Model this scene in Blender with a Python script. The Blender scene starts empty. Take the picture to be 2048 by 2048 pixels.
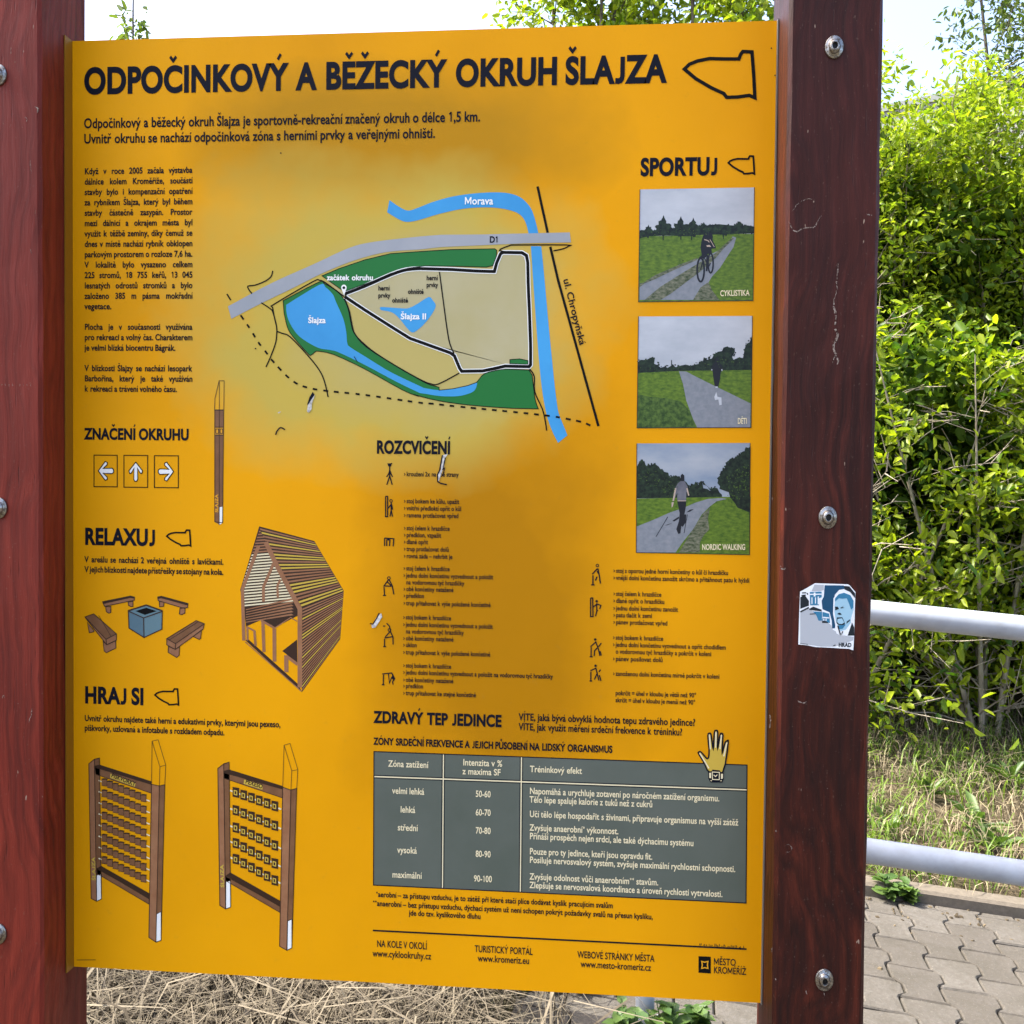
import bpy, math, random, unicodedata
import numpy as np
from mathutils import Vector, Matrix
from math import radians, sin, cos, pi

scene = bpy.context.scene
COL = scene.collection
random.seed(7)
rng = np.random.default_rng(11)

# ------------------------------------------------------------------ camera
Z0 = 1.305                       # height of the sign's centre above the ground under it
CAM_R = np.array([0.99630295, 0.08532973, 0.00996327])
CAM_U = np.array([-0.01220317, 0.02576873, 0.99959344])
CAM_F = np.array([-0.0850383, 0.99601948, -0.02671475])
CAM_P = np.array([0.26349, -1.39751, 0.0417 + Z0])
FPX = 2000.0                     # focal length for a 2048 px wide frame
cam_data = bpy.data.cameras.new('camera')
cam_data.sensor_width = 36.0
cam_data.lens = 36.0 * FPX / 2048.0
cam_data.clip_start = 0.02
cam_data.clip_end = 3000
cam = bpy.data.objects.new('camera', cam_data)
COL.objects.link(cam)
m = Matrix.Identity(4)
for i in range(3):
    m[i][0], m[i][1], m[i][2], m[i][3] = CAM_R[i], CAM_U[i], -CAM_F[i], CAM_P[i]
cam.matrix_world = m
scene.camera = cam

# ------------------------------------------------------------------ sky, sun, exposure
SUN = Vector((-0.62, 0.08, 1.0)).normalized()
world = bpy.data.worlds.new('World')
scene.world = world
world.use_nodes = True
wn = world.node_tree
sky = wn.nodes.new('ShaderNodeTexSky')
sky.sky_type = 'NISHITA'
sky.sun_disc = False
sky.sun_elevation = math.asin(SUN.z)
sky.sun_rotation = math.atan2(SUN.x, SUN.y)
sky.air_density = 0.7
sky.dust_density = 4.0
sky.ozone_density = 0.3
wn.links.new(sky.outputs[0], wn.nodes['Background'].inputs[0])
wn.nodes['Background'].inputs[1].default_value = 0.15
sl = bpy.data.lights.new('sun', 'SUN')
sl.energy = 2.4
sl.angle = radians(0.6)
sl.color = (1.0, 0.95, 0.86)
so = bpy.data.objects.new('sun', sl)
COL.objects.link(so)
so.rotation_euler = SUN.to_track_quat('Z', 'Y').to_euler()
so.location = (-5, 6, 12)
scene.view_settings.view_transform = 'Standard'
scene.view_settings.look = 'None'
scene.view_settings.gamma = 1.0
scene.view_settings.exposure = 2.22

# ------------------------------------------------------------------ materials
def srgb(r, g, b):
    f = lambda c: (c/255/12.92) if c/255 <= 0.04045 else ((c/255+0.055)/1.055)**2.4
    return (f(r), f(g), f(b), 1.0)

def mat(name, col, rough=0.6, spec=0.4, metal=0.0):
    mt = bpy.data.materials.new(name)
    mt.use_nodes = True
    b = mt.node_tree.nodes['Principled BSDF']
    b.inputs['Base Color'].default_value = (*col[:3], 1)
    b.inputs['Roughness'].default_value = rough
    b.inputs['Specular IOR Level'].default_value = spec
    b.inputs['Metallic'].default_value = metal
    return mt

class NT:
    """small helper round a material's node tree"""
    def __init__(s, mt):
        s.t = mt.node_tree; s.b = s.t.nodes['Principled BSDF']
        s.co = s.t.nodes.new('ShaderNodeTexCoord').outputs['Object']
    def n(s, kind, **kw):
        nd = s.t.nodes.new(kind)
        for k, v in kw.items(): setattr(nd, k, v)
        return nd
    def l(s, a, b): s.t.links.new(a, b)
    def mapping(s, scale, loc=(0, 0, 0)):
        nd = s.n('ShaderNodeMapping'); nd.inputs['Scale'].default_value = scale
        nd.inputs['Location'].default_value = loc
        s.l(s.co, nd.inputs['Vector']); return nd.outputs[0]
    def noise(s, vec, scale, detail=4, rough=0.55, dist=0.0):
        nd = s.n('ShaderNodeTexNoise'); nd.inputs['Scale'].default_value = scale
        nd.inputs['Detail'].default_value = detail; nd.inputs['Roughness'].default_value = rough
        nd.inputs['Distortion'].default_value = dist
        s.l(vec, nd.inputs['Vector']); return nd.outputs['Fac']
    def ramp(s, fac, stops):
        nd = s.n('ShaderNodeValToRGB'); e = nd.color_ramp.elements
        while len(e) < len(stops): e.new(0.5)
        for el, (p, c) in zip(e, stops):
            el.position = p; el.color = (*c[:3], 1) if not isinstance(c, (int, float)) else (c, c, c, 1)
        s.l(fac, nd.inputs[0]); return nd.outputs[0]
    def mix(s, fac, a, b, mode='MIX'):
        nd = s.n('ShaderNodeMix', data_type='RGBA', blend_type=mode)
        for sock, v in ((nd.inputs[0], fac), (nd.inputs[6], a), (nd.inputs[7], b)):
            if hasattr(v, 'is_linked'): s.l(v, sock)
            elif isinstance(v, (int, float)): sock.default_value = v
            else: sock.default_value = (*v[:3], 1)
        return nd.outputs[2]
    def math(s, op, a, b=None, clamp=False):
        nd = s.n('ShaderNodeMath', operation=op); nd.use_clamp = clamp
        for sock, v in zip(nd.inputs, (a, b)):
            if v is None: continue
            if hasattr(v, 'is_linked'): s.l(v, sock)
            else: sock.default_value = v
        return nd.outputs[0]
    def bump(s, h, strength=0.3, dist=0.01):
        nd = s.n('ShaderNodeBump'); nd.inputs['Strength'].default_value = strength
        nd.inputs['Distance'].default_value = dist
        s.l(h, nd.inputs['Height']); s.l(nd.outputs[0], s.b.inputs['Normal'])
    def attr(s, name='tint'):
        nd = s.n('ShaderNodeAttribute'); nd.attribute_name = name; return nd

# printed sheet: amber, pale olive around the map, uneven sheen painted into the colour
def panel_material():
    mt = mat('amber_print', (0.8, 0.36, 0.01), 0.5, 0.10)
    k = NT(mt)
    sep = k.n('ShaderNodeSeparateXYZ'); k.l(k.co, sep.inputs[0])
    X, Z = sep.outputs['X'], sep.outputs['Z']
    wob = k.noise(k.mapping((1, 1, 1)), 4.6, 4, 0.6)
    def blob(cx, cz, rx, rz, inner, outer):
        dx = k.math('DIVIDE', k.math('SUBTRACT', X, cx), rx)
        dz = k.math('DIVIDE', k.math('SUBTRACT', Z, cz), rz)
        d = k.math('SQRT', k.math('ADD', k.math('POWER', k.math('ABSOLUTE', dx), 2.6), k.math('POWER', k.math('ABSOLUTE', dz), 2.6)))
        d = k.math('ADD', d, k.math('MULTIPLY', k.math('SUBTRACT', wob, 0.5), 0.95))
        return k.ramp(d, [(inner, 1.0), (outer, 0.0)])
    sheen = k.noise(k.mapping((1.0, 1.0, 0.8), (3.1, 0, 1.7)), 2.3, 3, 0.5)  # broad amber variation painted in as uneven sheen
    base = k.mix(k.ramp(sheen, [(0.34, 0.0), (0.66, 1.0)]), (0.82, 0.36, 0.001), (0.68, 0.29, 0.001))
    g0 = blob(0.13, -0.16 + Z0, 0.24, 0.42, 0.25, 1.2)  # ochre areas: darker parts of the sheen, mixed into the base colour
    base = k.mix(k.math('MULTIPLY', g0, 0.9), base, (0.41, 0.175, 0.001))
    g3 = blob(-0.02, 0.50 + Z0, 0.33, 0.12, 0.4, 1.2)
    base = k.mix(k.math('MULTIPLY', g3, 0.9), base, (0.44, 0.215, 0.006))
    g1 = blob(-0.05, 0.25 + Z0, 0.34, 0.25, 0.5, 1.12)  # soft-edged pale olive area around the map
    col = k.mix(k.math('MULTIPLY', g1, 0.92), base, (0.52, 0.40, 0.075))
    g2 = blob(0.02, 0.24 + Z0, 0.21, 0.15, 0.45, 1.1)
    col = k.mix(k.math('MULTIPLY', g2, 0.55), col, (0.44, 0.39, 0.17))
    dirt = k.noise(k.mapping((1, 1, 1)), 60, 5, 0.7)
    col = k.mix(k.ramp(dirt, [(0.62, 0.0), (0.8, 0.22)]), col, (0.30, 0.2, 0.05))
    k.l(col, k.b.inputs['Base Color'])
    k.l(k.ramp(dirt, [(0.3, 0.42), (0.7, 0.6)]), k.b.inputs['Roughness'])
    k.bump(k.noise(k.mapping((1, 1, 1)), 7, 2), 0.05, 0.02)
    return mt

def wood_material(name, dark, mid, light):
    mt = mat(name, mid, 0.55, 0.2)
    k = NT(mt)
    v = k.mapping((1, 1, 0.045), (random.random()*5, 2, 0))
    warp = k.noise(k.mapping((1, 1, 0.5)), 4.0, 3)
    ad = k.n('ShaderNodeVectorMath', operation='ADD'); sc = k.n('ShaderNodeVectorMath', operation='SCALE')
    cb = k.n('ShaderNodeCombineXYZ'); k.l(warp, cb.inputs[0]); k.l(warp, cb.inputs[1])
    k.l(cb.outputs[0], sc.inputs[0]); sc.inputs['Scale'].default_value = 0.11
    k.l(v, ad.inputs[0]); k.l(sc.outputs[0], ad.inputs[1])
    grain = k.noise(ad.outputs[0], 95, 6, 0.65)
    # growth rings cut lengthwise: long pointed flames
    wv = k.n('ShaderNodeTexWave', wave_type='RINGS', rings_direction='Z', wave_profile='SAW'); k.l(ad.outputs[0], wv.inputs['Vector'])
    wv.inputs['Scale'].default_value = 26; wv.inputs['Distortion'].default_value = 1.2; wv.inputs['Detail'].default_value = 3; wv.inputs['Detail Scale'].default_value = 1.5
    ring = wv.outputs['Fac']
    broad = k.noise(ad.outputs[0], 14, 3, 0.5)
    patch = k.noise(k.mapping((1, 1, 0.4)), 4.0, 3)
    col = k.ramp(grain, [(0.26, dark), (0.50, mid), (0.80, light)])
    col = k.mix(k.ramp(ring, [(0.0, 0.55), (0.35, 0.0), (0.8, 0.0), (1.0, 0.5)]), col, dark)
    col = k.mix(k.ramp(broad, [(0.35, 0.0), (0.7, 0.6)]), col, dark)
    col = k.mix(k.ramp(patch, [(0.45, 0.0), (0.75, 0.45)]), col, light)
    dust = k.noise(k.mapping((1, 1, 0.6)), 320, 3)
    col = k.mix(k.ramp(dust, [(0.66, 0.0), (0.78, 0.35)]), col, (0.20, 0.13, 0.09))
    fine = k.noise(k.mapping((1, 1, 0.06), (1, 1, 3)), 260, 2)
    col = k.mix(k.ramp(fine, [(0.70, 0.0), (0.76, 0.55)]), col, tuple(x*0.25 for x in dark))
    chips = k.noise(k.mapping((1, 1, 0.3)), 130, 2)
    col = k.mix(k.ramp(chips, [(0.765, 0.0), (0.785, 1.0)]), col, (0.30, 0.21, 0.15))
    k.l(col, k.b.inputs['Base Color'])
    k.l(k.ramp(grain, [(0.3, 0.62), (0.7, 0.45)]), k.b.inputs['Roughness'])
    hgt = k.math('SUBTRACT', grain, k.math('MULTIPLY', k.ramp(fine, [(0.66, 0.0), (0.76, 1.0)]), 0.6))
    k.bump(hgt, 0.5, 0.003)
    return mt

def leaf_material(name, c1, c2, trans=0.45):
    mt = mat(name, c1, 0.42, 0.35)
    k = NT(mt)
    a = k.attr()
    col = k.mix(a.outputs['Fac'], c1, c2)
    k.l(col, k.b.inputs['Base Color'])
    tr = k.n('ShaderNodeBsdfTranslucent')
    tc = k.mix(1.0, col, (1.15, 1.25, 0.5), 'MULTIPLY')
    k.l(tc, tr.inputs['Color'])
    mx = k.n('ShaderNodeMixShader'); mx.inputs[0].default_value = trans
    out = k.t.nodes['Material Output']
    k.l(k.b.outputs[0], mx.inputs[1]); k.l(tr.outputs[0], mx.inputs[2]); k.l(mx.outputs[0], out.inputs['Surface'])
    return mt

def tinted(name, c1, c2, rough=0.8, nscale=40, nstr=0.35, bump=0.3, c3=None):
    mt = mat(name, c1, rough, 0.25)
    k = NT(mt)
    col = k.mix(k.attr().outputs['Fac'], c1, c2)
    nz = k.noise(k.mapping((1, 1, 1)), nscale, 6, 0.65)
    col = k.mix(k.ramp(nz, [(0.35, nstr), (0.7, 0.0)]), col, c3 or tuple(x*0.45 for x in c1[:3]))
    k.l(col, k.b.inputs['Base Color'])
    k.bump(nz, bump, 0.006)
    return mt

def noisy(name, c1, c2, scale, rough=0.6, stretch=(1, 1, 1), lo=0.35, hi=0.65, spec=0.3):
    mt = mat(name, c1, rough, spec)
    k = NT(mt)
    nz = k.noise(k.mapping(stretch), scale, 5, 0.6)
    k.l(k.ramp(nz, [(lo, c1), (hi, c2)]), k.b.inputs['Base Color'])
    return mt

M = {}
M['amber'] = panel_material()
M['ink'] = mat('dark_ink', (0.004, 0.005, 0.012), 0.6, 0.12)
M['black'] = mat('black_ink', (0.003, 0.003, 0.003), 0.6, 0.12)
M['white'] = mat('white_print', (0.82, 0.82, 0.78), 0.45, 0.3)
M['cream'] = mat('cream_print', (0.78, 0.68, 0.42), 0.45, 0.3)
M['amberflat'] = mat('amber_ink', (0.72, 0.33, 0.01), 0.45, 0.3)
M['palegold'] = mat('pale_gold_ink', (0.55, 0.38, 0.05), 0.45, 0.3)
M['slate'] = noisy('slate_print', (0.085, 0.102, 0.080), (0.108, 0.124, 0.102), 6, 0.4)
M['green'] = mat('green_print', (0.006, 0.15, 0.022), 0.42, 0.3)
M['blue'] = noisy('blue_print', (0.035, 0.27, 0.56), (0.05, 0.33, 0.65), 7, 0.42)
M['grey'] = noisy('grey_print', (0.29, 0.31, 0.33), (0.36, 0.37, 0.39), 6, 0.42)
M['beige'] = noisy('beige_print', (0.42, 0.36, 0.155), (0.46, 0.41, 0.23), 5, 0.42)
M['brown'] = noisy('brown_print', (0.16, 0.068, 0.026), (0.21, 0.095, 0.04), 40, 0.45)
M['brown2'] = noisy('light_brown_print', (0.27, 0.115, 0.05), (0.32, 0.15, 0.07), 40, 0.45)
M['brown3'] = mat('dark_brown_print', (0.035, 0.014, 0.006), 0.45, 0.3)
M['steelblue'] = mat('steel_blue_print', (0.09, 0.165, 0.20), 0.45, 0.3)
M['steelblue2'] = mat('pale_steel_blue_print', (0.12, 0.21, 0.235), 0.45, 0.3)
M['p_sky'] = noisy('photo_cloud_print', (0.36, 0.39, 0.42), (0.55, 0.57, 0.59), 9, 0.4, (1, 1, 2.2), 0.3, 0.7)
M['p_sky2'] = noisy('photo_blue_cloud_print', (0.20, 0.26, 0.34), (0.40, 0.42, 0.44), 9, 0.4, (1, 1, 2.2), 0.3, 0.7)
M['p_grass'] = noisy('photo_grass_print', (0.035, 0.085, 0.006), (0.16, 0.25, 0.018), 130, 0.4, (1, 1, 2.2), 0.3, 0.75)
M['p_grass2'] = noisy('photo_dark_grass_print', (0.012, 0.04, 0.004), (0.10, 0.17, 0.025), 160, 0.4, (1, 1, 1), 0.35, 0.7)
M['p_tree'] = noisy('photo_tree_print', (0.002, 0.006, 0.004), (0.024, 0.05, 0.020), 170, 0.4, (1, 1, 1), 0.4, 0.75)
M['p_path'] = noisy('photo_path_print', (0.18, 0.20, 0.22), (0.25, 0.26, 0.28), 120, 0.4, (1, 1, 1.2), 0.35, 0.7)
M['p_dark'] = mat('photo_dark_clothing', (0.008, 0.009, 0.014), 0.4, 0.3)
M['p_shirt'] = noisy('photo_grey_shirt', (0.10, 0.10, 0.12), (0.16, 0.16, 0.18), 60, 0.4)
M['p_skin'] = mat('photo_skin', (0.45, 0.35, 0.27), 0.4, 0.3)
M['p_gravel'] = noisy('photo_verge_print', (0.03, 0.05, 0.015), (0.20, 0.20, 0.13), 150, 0.4, (1, 1, 2.2), 0.35, 0.65)
M['flange'] = mat('shaded_amber_edge', (0.24, 0.11, 0.006), 0.45, 0.3)  # the panel's amber, darkened to put the flange's shade into its colour
M['backing'] = mat('grey_backing', (0.13, 0.12, 0.11), 0.5, 0.4)
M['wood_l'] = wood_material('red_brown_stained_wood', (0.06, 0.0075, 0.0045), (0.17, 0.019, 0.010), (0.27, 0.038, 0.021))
M['wood_r'] = wood_material('dark_brown_stained_wood', (0.012, 0.0032, 0.002), (0.037, 0.0062, 0.0030), (0.10, 0.018, 0.009))
M['steel'] = mat('bolt_steel', (0.30, 0.295, 0.28), 0.25, 0.5, 1.0)
k = NT(M['steel']); n_ = k.noise(k.mapping((1, 1, 1)), 240, 4, 0.7)
k.l(k.ramp(n_, [(0.42, (0.34, 0.33, 0.31)), (0.62, (0.13, 0.105, 0.08))]), k.b.inputs['Base Color']); k.l(k.ramp(n_, [(0.35, 0.2), (0.65, 0.55)]), k.b.inputs['Roughness'])
M['socket'] = mat('bolt_socket', (0.02, 0.02, 0.02), 0.5, 0.3, 0.6)
M['galv'] = noisy('pale_grey_painted_steel', (0.30, 0.335, 0.38), (0.38, 0.415, 0.46), 9, 0.38, (1, 1, 1), 0.35, 0.65, 0.5)
k = NT(M['galv']); bc = k.b.inputs['Base Color']; src = bc.links[0].from_socket
n_ = k.noise(k.mapping((1, 1, 1)), 85, 5, 0.75); n2_ = k.noise(k.mapping((1, 1, 1.6)), 7, 5, 0.65)
c_ = k.mix(k.ramp(n2_, [(0.48, 0.0), (0.72, 0.45)]), src, (0.17, 0.165, 0.15))
k.l(k.mix(k.ramp(n_, [(0.66, 0.0), (0.72, 0.6)]), c_, (0.10, 0.08, 0.06)), bc); k.l(k.ramp(n2_, [(0.4, 0.35), (0.7, 0.6)]), k.b.inputs['Roughness'])
M['chip'] = noisy('bare_metal_chip', (0.70, 0.68, 0.62), (0.35, 0.33, 0.30), 220, 0.5)
M['bare'] = noisy('bare_wood_scratch', (0.34, 0.27, 0.22), (0.06, 0.03, 0.02), 260, 0.8, (1, 1, 1), 0.4, 0.62)
M['s_white'] = mat('sticker_white', (0.80, 0.82, 0.83), 0.4, 0.35)
M['s_grey'] = mat('sticker_grey', (0.42, 0.44, 0.46), 0.4, 0.35)
M['s_navy'] = mat('sticker_navy', (0.004, 0.06, 0.13), 0.4, 0.35)
M['s_teal'] = mat('sticker_teal', (0.03, 0.18, 0.31), 0.4, 0.35)
M['s_pale'] = mat('sticker_pale_blue', (0.32, 0.52, 0.62), 0.4, 0.35)
M['s_black'] = mat('sticker_black', (0.006, 0.012, 0.018), 0.4, 0.35)

# ------------------------------------------------------------------ object helpers
def tag(o, label=None, cat=None, group=None, kind=None):
    if label: o['label'] = label
    if cat: o['category'] = cat
    if group: o['group'] = group
    if kind: o['kind'] = kind
    return o

def empty(name, loc, label, cat, group=None):
    o = bpy.data.objects.new(name, None)
    o.empty_display_size = 0.1
    o.location = loc
    COL.objects.link(o)
    return tag(o, label, cat, group)

def world_loc(o):
    p = Vector((0, 0, 0))
    while o is not None:
        p += o.location; o = o.parent
    return p

class MB:
    """collects world-space verts and faces, builds ONE mesh object"""
    def __init__(s): s.v = []; s.f = []; s.t = []; s.smooth = False
    def add(s, verts, faces, tint=None):
        k = len(s.v); s.v.extend(map(tuple, verts)); s.f.extend([tuple(i+k for i in f) for f in faces])
        if tint is not None: s.t.extend([tint]*len(verts))
    def box(s, x0, x1, y0, y1, z0, z1, tint=None):
        s.add([(x0,y0,z0),(x1,y0,z0),(x1,y1,z0),(x0,y1,z0),(x0,y0,z1),(x1,y0,z1),(x1,y1,z1),(x0,y1,z1)],
              [(3,2,1,0),(4,5,6,7),(0,1,5,4),(1,2,6,5),(2,3,7,6),(3,0,4,7)], tint)
    def tube(s, pts, radii, n=10, cap=True, tint=None):
        pts = [Vector(p) for p in pts]
        if isinstance(radii, (int, float)): radii = [radii]*len(pts)
        rings = []; up = None
        for i, p in enumerate(pts):
            d = (pts[min(i+1, len(pts)-1)] - pts[max(i-1, 0)]).normalized()
            if up is None:
                up = Vector((0, 0, 1)) if abs(d.z) < 0.9 else Vector((1, 0, 0))
            a = d.cross(up).normalized(); b = a.cross(d).normalized(); up = b
            rings.append([p + (a*cos(2*pi*j/n) + b*sin(2*pi*j/n))*radii[i] for j in range(n)])
        fs = []
        for i in range(len(pts)-1):
            for j in range(n):
                fs.append((i*n+j, i*n+(j+1) % n, (i+1)*n+(j+1) % n, (i+1)*n+j))
        if cap: fs += [tuple(range(n))[::-1], tuple((len(pts)-1)*n+j for j in range(n))]
        s.add([v for r in rings for v in r], fs, tint)
    def build(s, name, material, parent=None, smooth=None, bevel=0.0):
        me = bpy.data.meshes.new(name)
        off = world_loc(parent) if parent else Vector((0, 0, 0))
        me.from_pydata([(v[0]-off.x, v[1]-off.y, v[2]-off.z) for v in s.v], [], s.f)
        if s.t and len(s.t) == len(s.v):
            at = me.attributes.new('tint', 'FLOAT', 'POINT'); at.data.foreach_set('value', s.t)
        me.materials.append(material)
        if smooth or (smooth is None and s.smooth):
            me.polygons.foreach_set('use_smooth', [True]*len(me.polygons))
        me.update()
        o = bpy.data.objects.new(name, me); COL.objects.link(o)
        if parent: o.parent = parent
        if bevel:
            md = o.modifiers.new('bevel', 'BEVEL'); md.width = bevel; md.segments = 2; md.limit_method = 'ANGLE'
        return o

# ------------------------------------------------------------------ where a picture point lies on a plane y = const
def ray(px, py):
    return CAM_R*((px-1024)/FPX) + CAM_U*((1024-py)/FPX) + CAM_F
def on_y(px, py, y=0.0):
    d = ray(px, py); t = (y-CAM_P[1])/d[1]; p = CAM_P + t*d
    return (p[0], p[2])
def at_depth(px, py, dep):
    return Vector(CAM_P + ray(px, py)*dep)

def Zm(ox, oy, s):
    return lambda pts: [(ox+x/s, oy+y/s) for x, y in pts]
PXM = 1.0/1410.0                 # metres per picture pixel on the sign

def spline(p, n=6, closed=False):
    out = []; N = len(p)
    rngk = range(N if closed else N-1)
    for i in rngk:
        if closed: a, b, c, d = p[(i-1) % N], p[i], p[(i+1) % N], p[(i+2) % N]
        else: a, b, c, d = p[max(i-1, 0)], p[i], p[i+1], p[min(i+2, N-1)]
        for j in range(n):
            t = j/n
            out.append(tuple(0.5*((2*b[k]) + (-a[k]+c[k])*t + (2*a[k]-5*b[k]+4*c[k]-d[k])*t*t + (-a[k]+3*b[k]-3*c[k]+d[k])*t**3) for k in (0, 1)))
    if not closed: out.append(p[-1])
    return out

class Ink:
    """flat print on a plane facing -y; layer n lies n*0.13 mm in front of it"""
    def __init__(s, layer, plane=0.0): s.mb = MB(); s.y = plane - 0.00015 - 0.00013*layer; s.plane = plane
    def uv(s, p): return on_y(p[0], p[1], s.plane)
    def poly_uv(s, q):
        s.y -= 1e-6
        s.mb.add([(u, s.y, v) for u, v in q], [tuple(range(len(q)))])
    def poly(s, pts, smooth=0, closed=True):
        if smooth: pts = spline(pts, smooth, True)
        s.poly_uv([s.uv(p) for p in pts]); return s
    def line(s, pts, w, smooth=0, closed=False):
        if smooth: pts = spline(pts, smooth, closed)
        q = [Vector(s.uv(p)) for p in pts]
        s.line_uv(q, w*PXM, closed); return s
    def line_uv(s, q, w, closed=False):
        s.y -= 1e-6
        q = [Vector(p) for p in q]
        qq = [q[0]]
        for p in q[1:]:
            if (p-qq[-1]).length > 1e-6: qq.append(p)
        q = qq; n = len(q)
        if n < 2: return
        L = []; R = []
        for i in range(n):
            if closed: a, b = q[i]-q[i-1], q[(i+1) % n]-q[i]
            else: a, b = q[i]-q[max(i-1, 0)], q[min(i+1, n-1)]-q[i]
            if a.length < 1e-9: a = b
            if b.length < 1e-9: b = a
            a = a.normalized(); b = b.normalized()
            t = (a+b)
            t = t.normalized() if t.length > 1e-6 else a
            nn = Vector((-t.y, t.x)); k = max(0.45, nn.dot(Vector((-a.y, a.x))))
            L.append(q[i]+nn*(w/2/k)); R.append(q[i]-nn*(w/2/k))
        vs = [(p.x, s.y, p.y) for p in L] + [(p.x, s.y, p.y) for p in R]
        fs = [(i, (i+1) % n, n+(i+1) % n, n+i) for i in range(n if closed else n-1)]
        s.mb.add(vs, fs)
    def disc(s, c, r, n=16, ry=None):
        s.poly([(c[0]+r*cos(2*pi*i/n), c[1]+(ry or r)*sin(2*pi*i/n)) for i in range(n)]); return s
    def ring(s, c, r, w):
        s.line([(c[0]+r*cos(2*pi*i/16), c[1]+r*sin(2*pi*i/16)) for i in range(16)], w, closed=True); return s
    def rect(s, a, b, c, d, w):
        s.line([a, b, c, d], w, closed=True); return s
    def build(s, name, m, parent): return s.mb.build(name, M[m] if isinstance(m, str) else m, parent)

# ------------------------------------------------------------------ lettering (Blender's own built-in font, accents built here)
TEXT_JOBS = []                    # (Ink, string, start px, end px, cap px, bold, align, spaces)
GL = {}
def slope_at(y): return -0.0255 + 0.0813*(y-70)/1900
def text(ink, s, x0, y0, x1, cap, bold=0.016, y1=None, just=False, sx=None, flag_end=None):
    y1 = y0 + slope_at(y0)*(x1-x0) if y1 is None else y1
    up = ink.uv((x0, y0-cap)); a = ink.uv((x0, y0)); b = ink.uv((x1, y1))
    TEXT_JOBS.append((ink, s, a, b, math.hypot(up[0]-a[0], up[1]-a[1]) if y1-y0 < 100 else cap*PXM, bold, just, sx))

def base_char(c):
    d = unicodedata.normalize('NFD', c)
    return d[0], d[1:] if len(d) > 1 else ''

def strokes_mesh(lines, w):
    """polylines -> flat mesh in font units"""
    k = Ink(0); k.y = 0
    for l in lines: k.line_uv(l, w)
    return [(v[0], v[2]) for v in k.mb.v], k.mb.f

def make_glyphs():
    need = set()
    for (ink, s, a, b, cap, bold, just, sx) in TEXT_JOBS:
        for c in s:
            if c == ' ': continue
            c0, acc = base_char(c)
            if c0 == 'i' and acc: c0 = 'ı'
            need.add((c0, bold))
    objs = {}
    def mk(body, bold):
        cu = bpy.data.curves.new('g', 'FONT'); cu.body = body; cu.offset = bold
        cu.resolution_u = 4 if bold < 0.03 else 7
        o = bpy.data.objects.new('g', cu); COL.objects.link(o); return o
    for key in need:
        c0, bold = key
        objs[key] = (mk(c0, bold), mk('H'+c0+'H', 0.0))
    objs['HH'] = (mk('HH', 0.0),)
    bpy.context.view_layer.update()
    dg = bpy.context.evaluated_depsgraph_get()
    def mesh_of(o):
        me = bpy.data.meshes.new_from_object(o.evaluated_get(dg))
        v = [(q.co.x, q.co.y) for q in me.vertices]; f = [tuple(p.vertices) for p in me.polygons]
        bpy.data.meshes.remove(me); return v, f
    hh, _ = mesh_of(objs['HH'][0]); whh = max(p[0] for p in hh) - min(p[0] for p in hh)
    caph = max(p[1] for p in hh)
    for key in need:
        v, f = mesh_of(objs[key][0]); v2, _ = mesh_of(objs[key][1])
        adv = (max(p[0] for p in v2) - min(p[0] for p in v2)) - whh
        c0, bold = key; w = 0.075 + 2*bold
        if c0 == '1':
            v, f = strokes_mesh([[(0.10, caph-0.16), (0.27, caph-0.02)], [(0.27, 0.0), (0.27, caph)]], w); adv = 0.48
        elif c0 == 'J':
            v, f = strokes_mesh([[(0.30, caph), (0.30, 0.2), (0.285, 0.11), (0.24, 0.055), (0.16, 0.035), (0.05, 0.045)]], w); adv = 0.42
        elif c0 == 'M':
            W = 0.70; H = caph
            v = [(0.04+x, y) for x, y in [(0,0),(0,H),(w*1.1,H),(W/2,H*.40),(W-w*1.1,H),(W,H),(W,0),(W-w,0),(W-w,H*.66),(W/2+w*.36,H*.13),(W/2-w*.36,H*.13),(w,H*.66),(w,0)]]
            f = [(0,1,2,11),(0,11,12),(2,3,10,11),(3,9,10),(3,4,8,9),(4,5,6,8),(6,7,8)]; adv = 0.80
        elif c0 == '*':
            r = 0.13; cy = caph-0.12
            v, f = strokes_mesh([[(0.16-r*cos(t), cy-r*sin(t)), (0.16+r*cos(t), cy+r*sin(t))] for t in (pi/2, pi/6, -pi/6)], 0.05+bold); adv = 0.34
        GL[key] = (v, f, adv)
    for t in objs.values():
        for o in t:
            cu = o.data; bpy.data.objects.remove(o); bpy.data.curves.remove(cu)
    return caph

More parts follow.
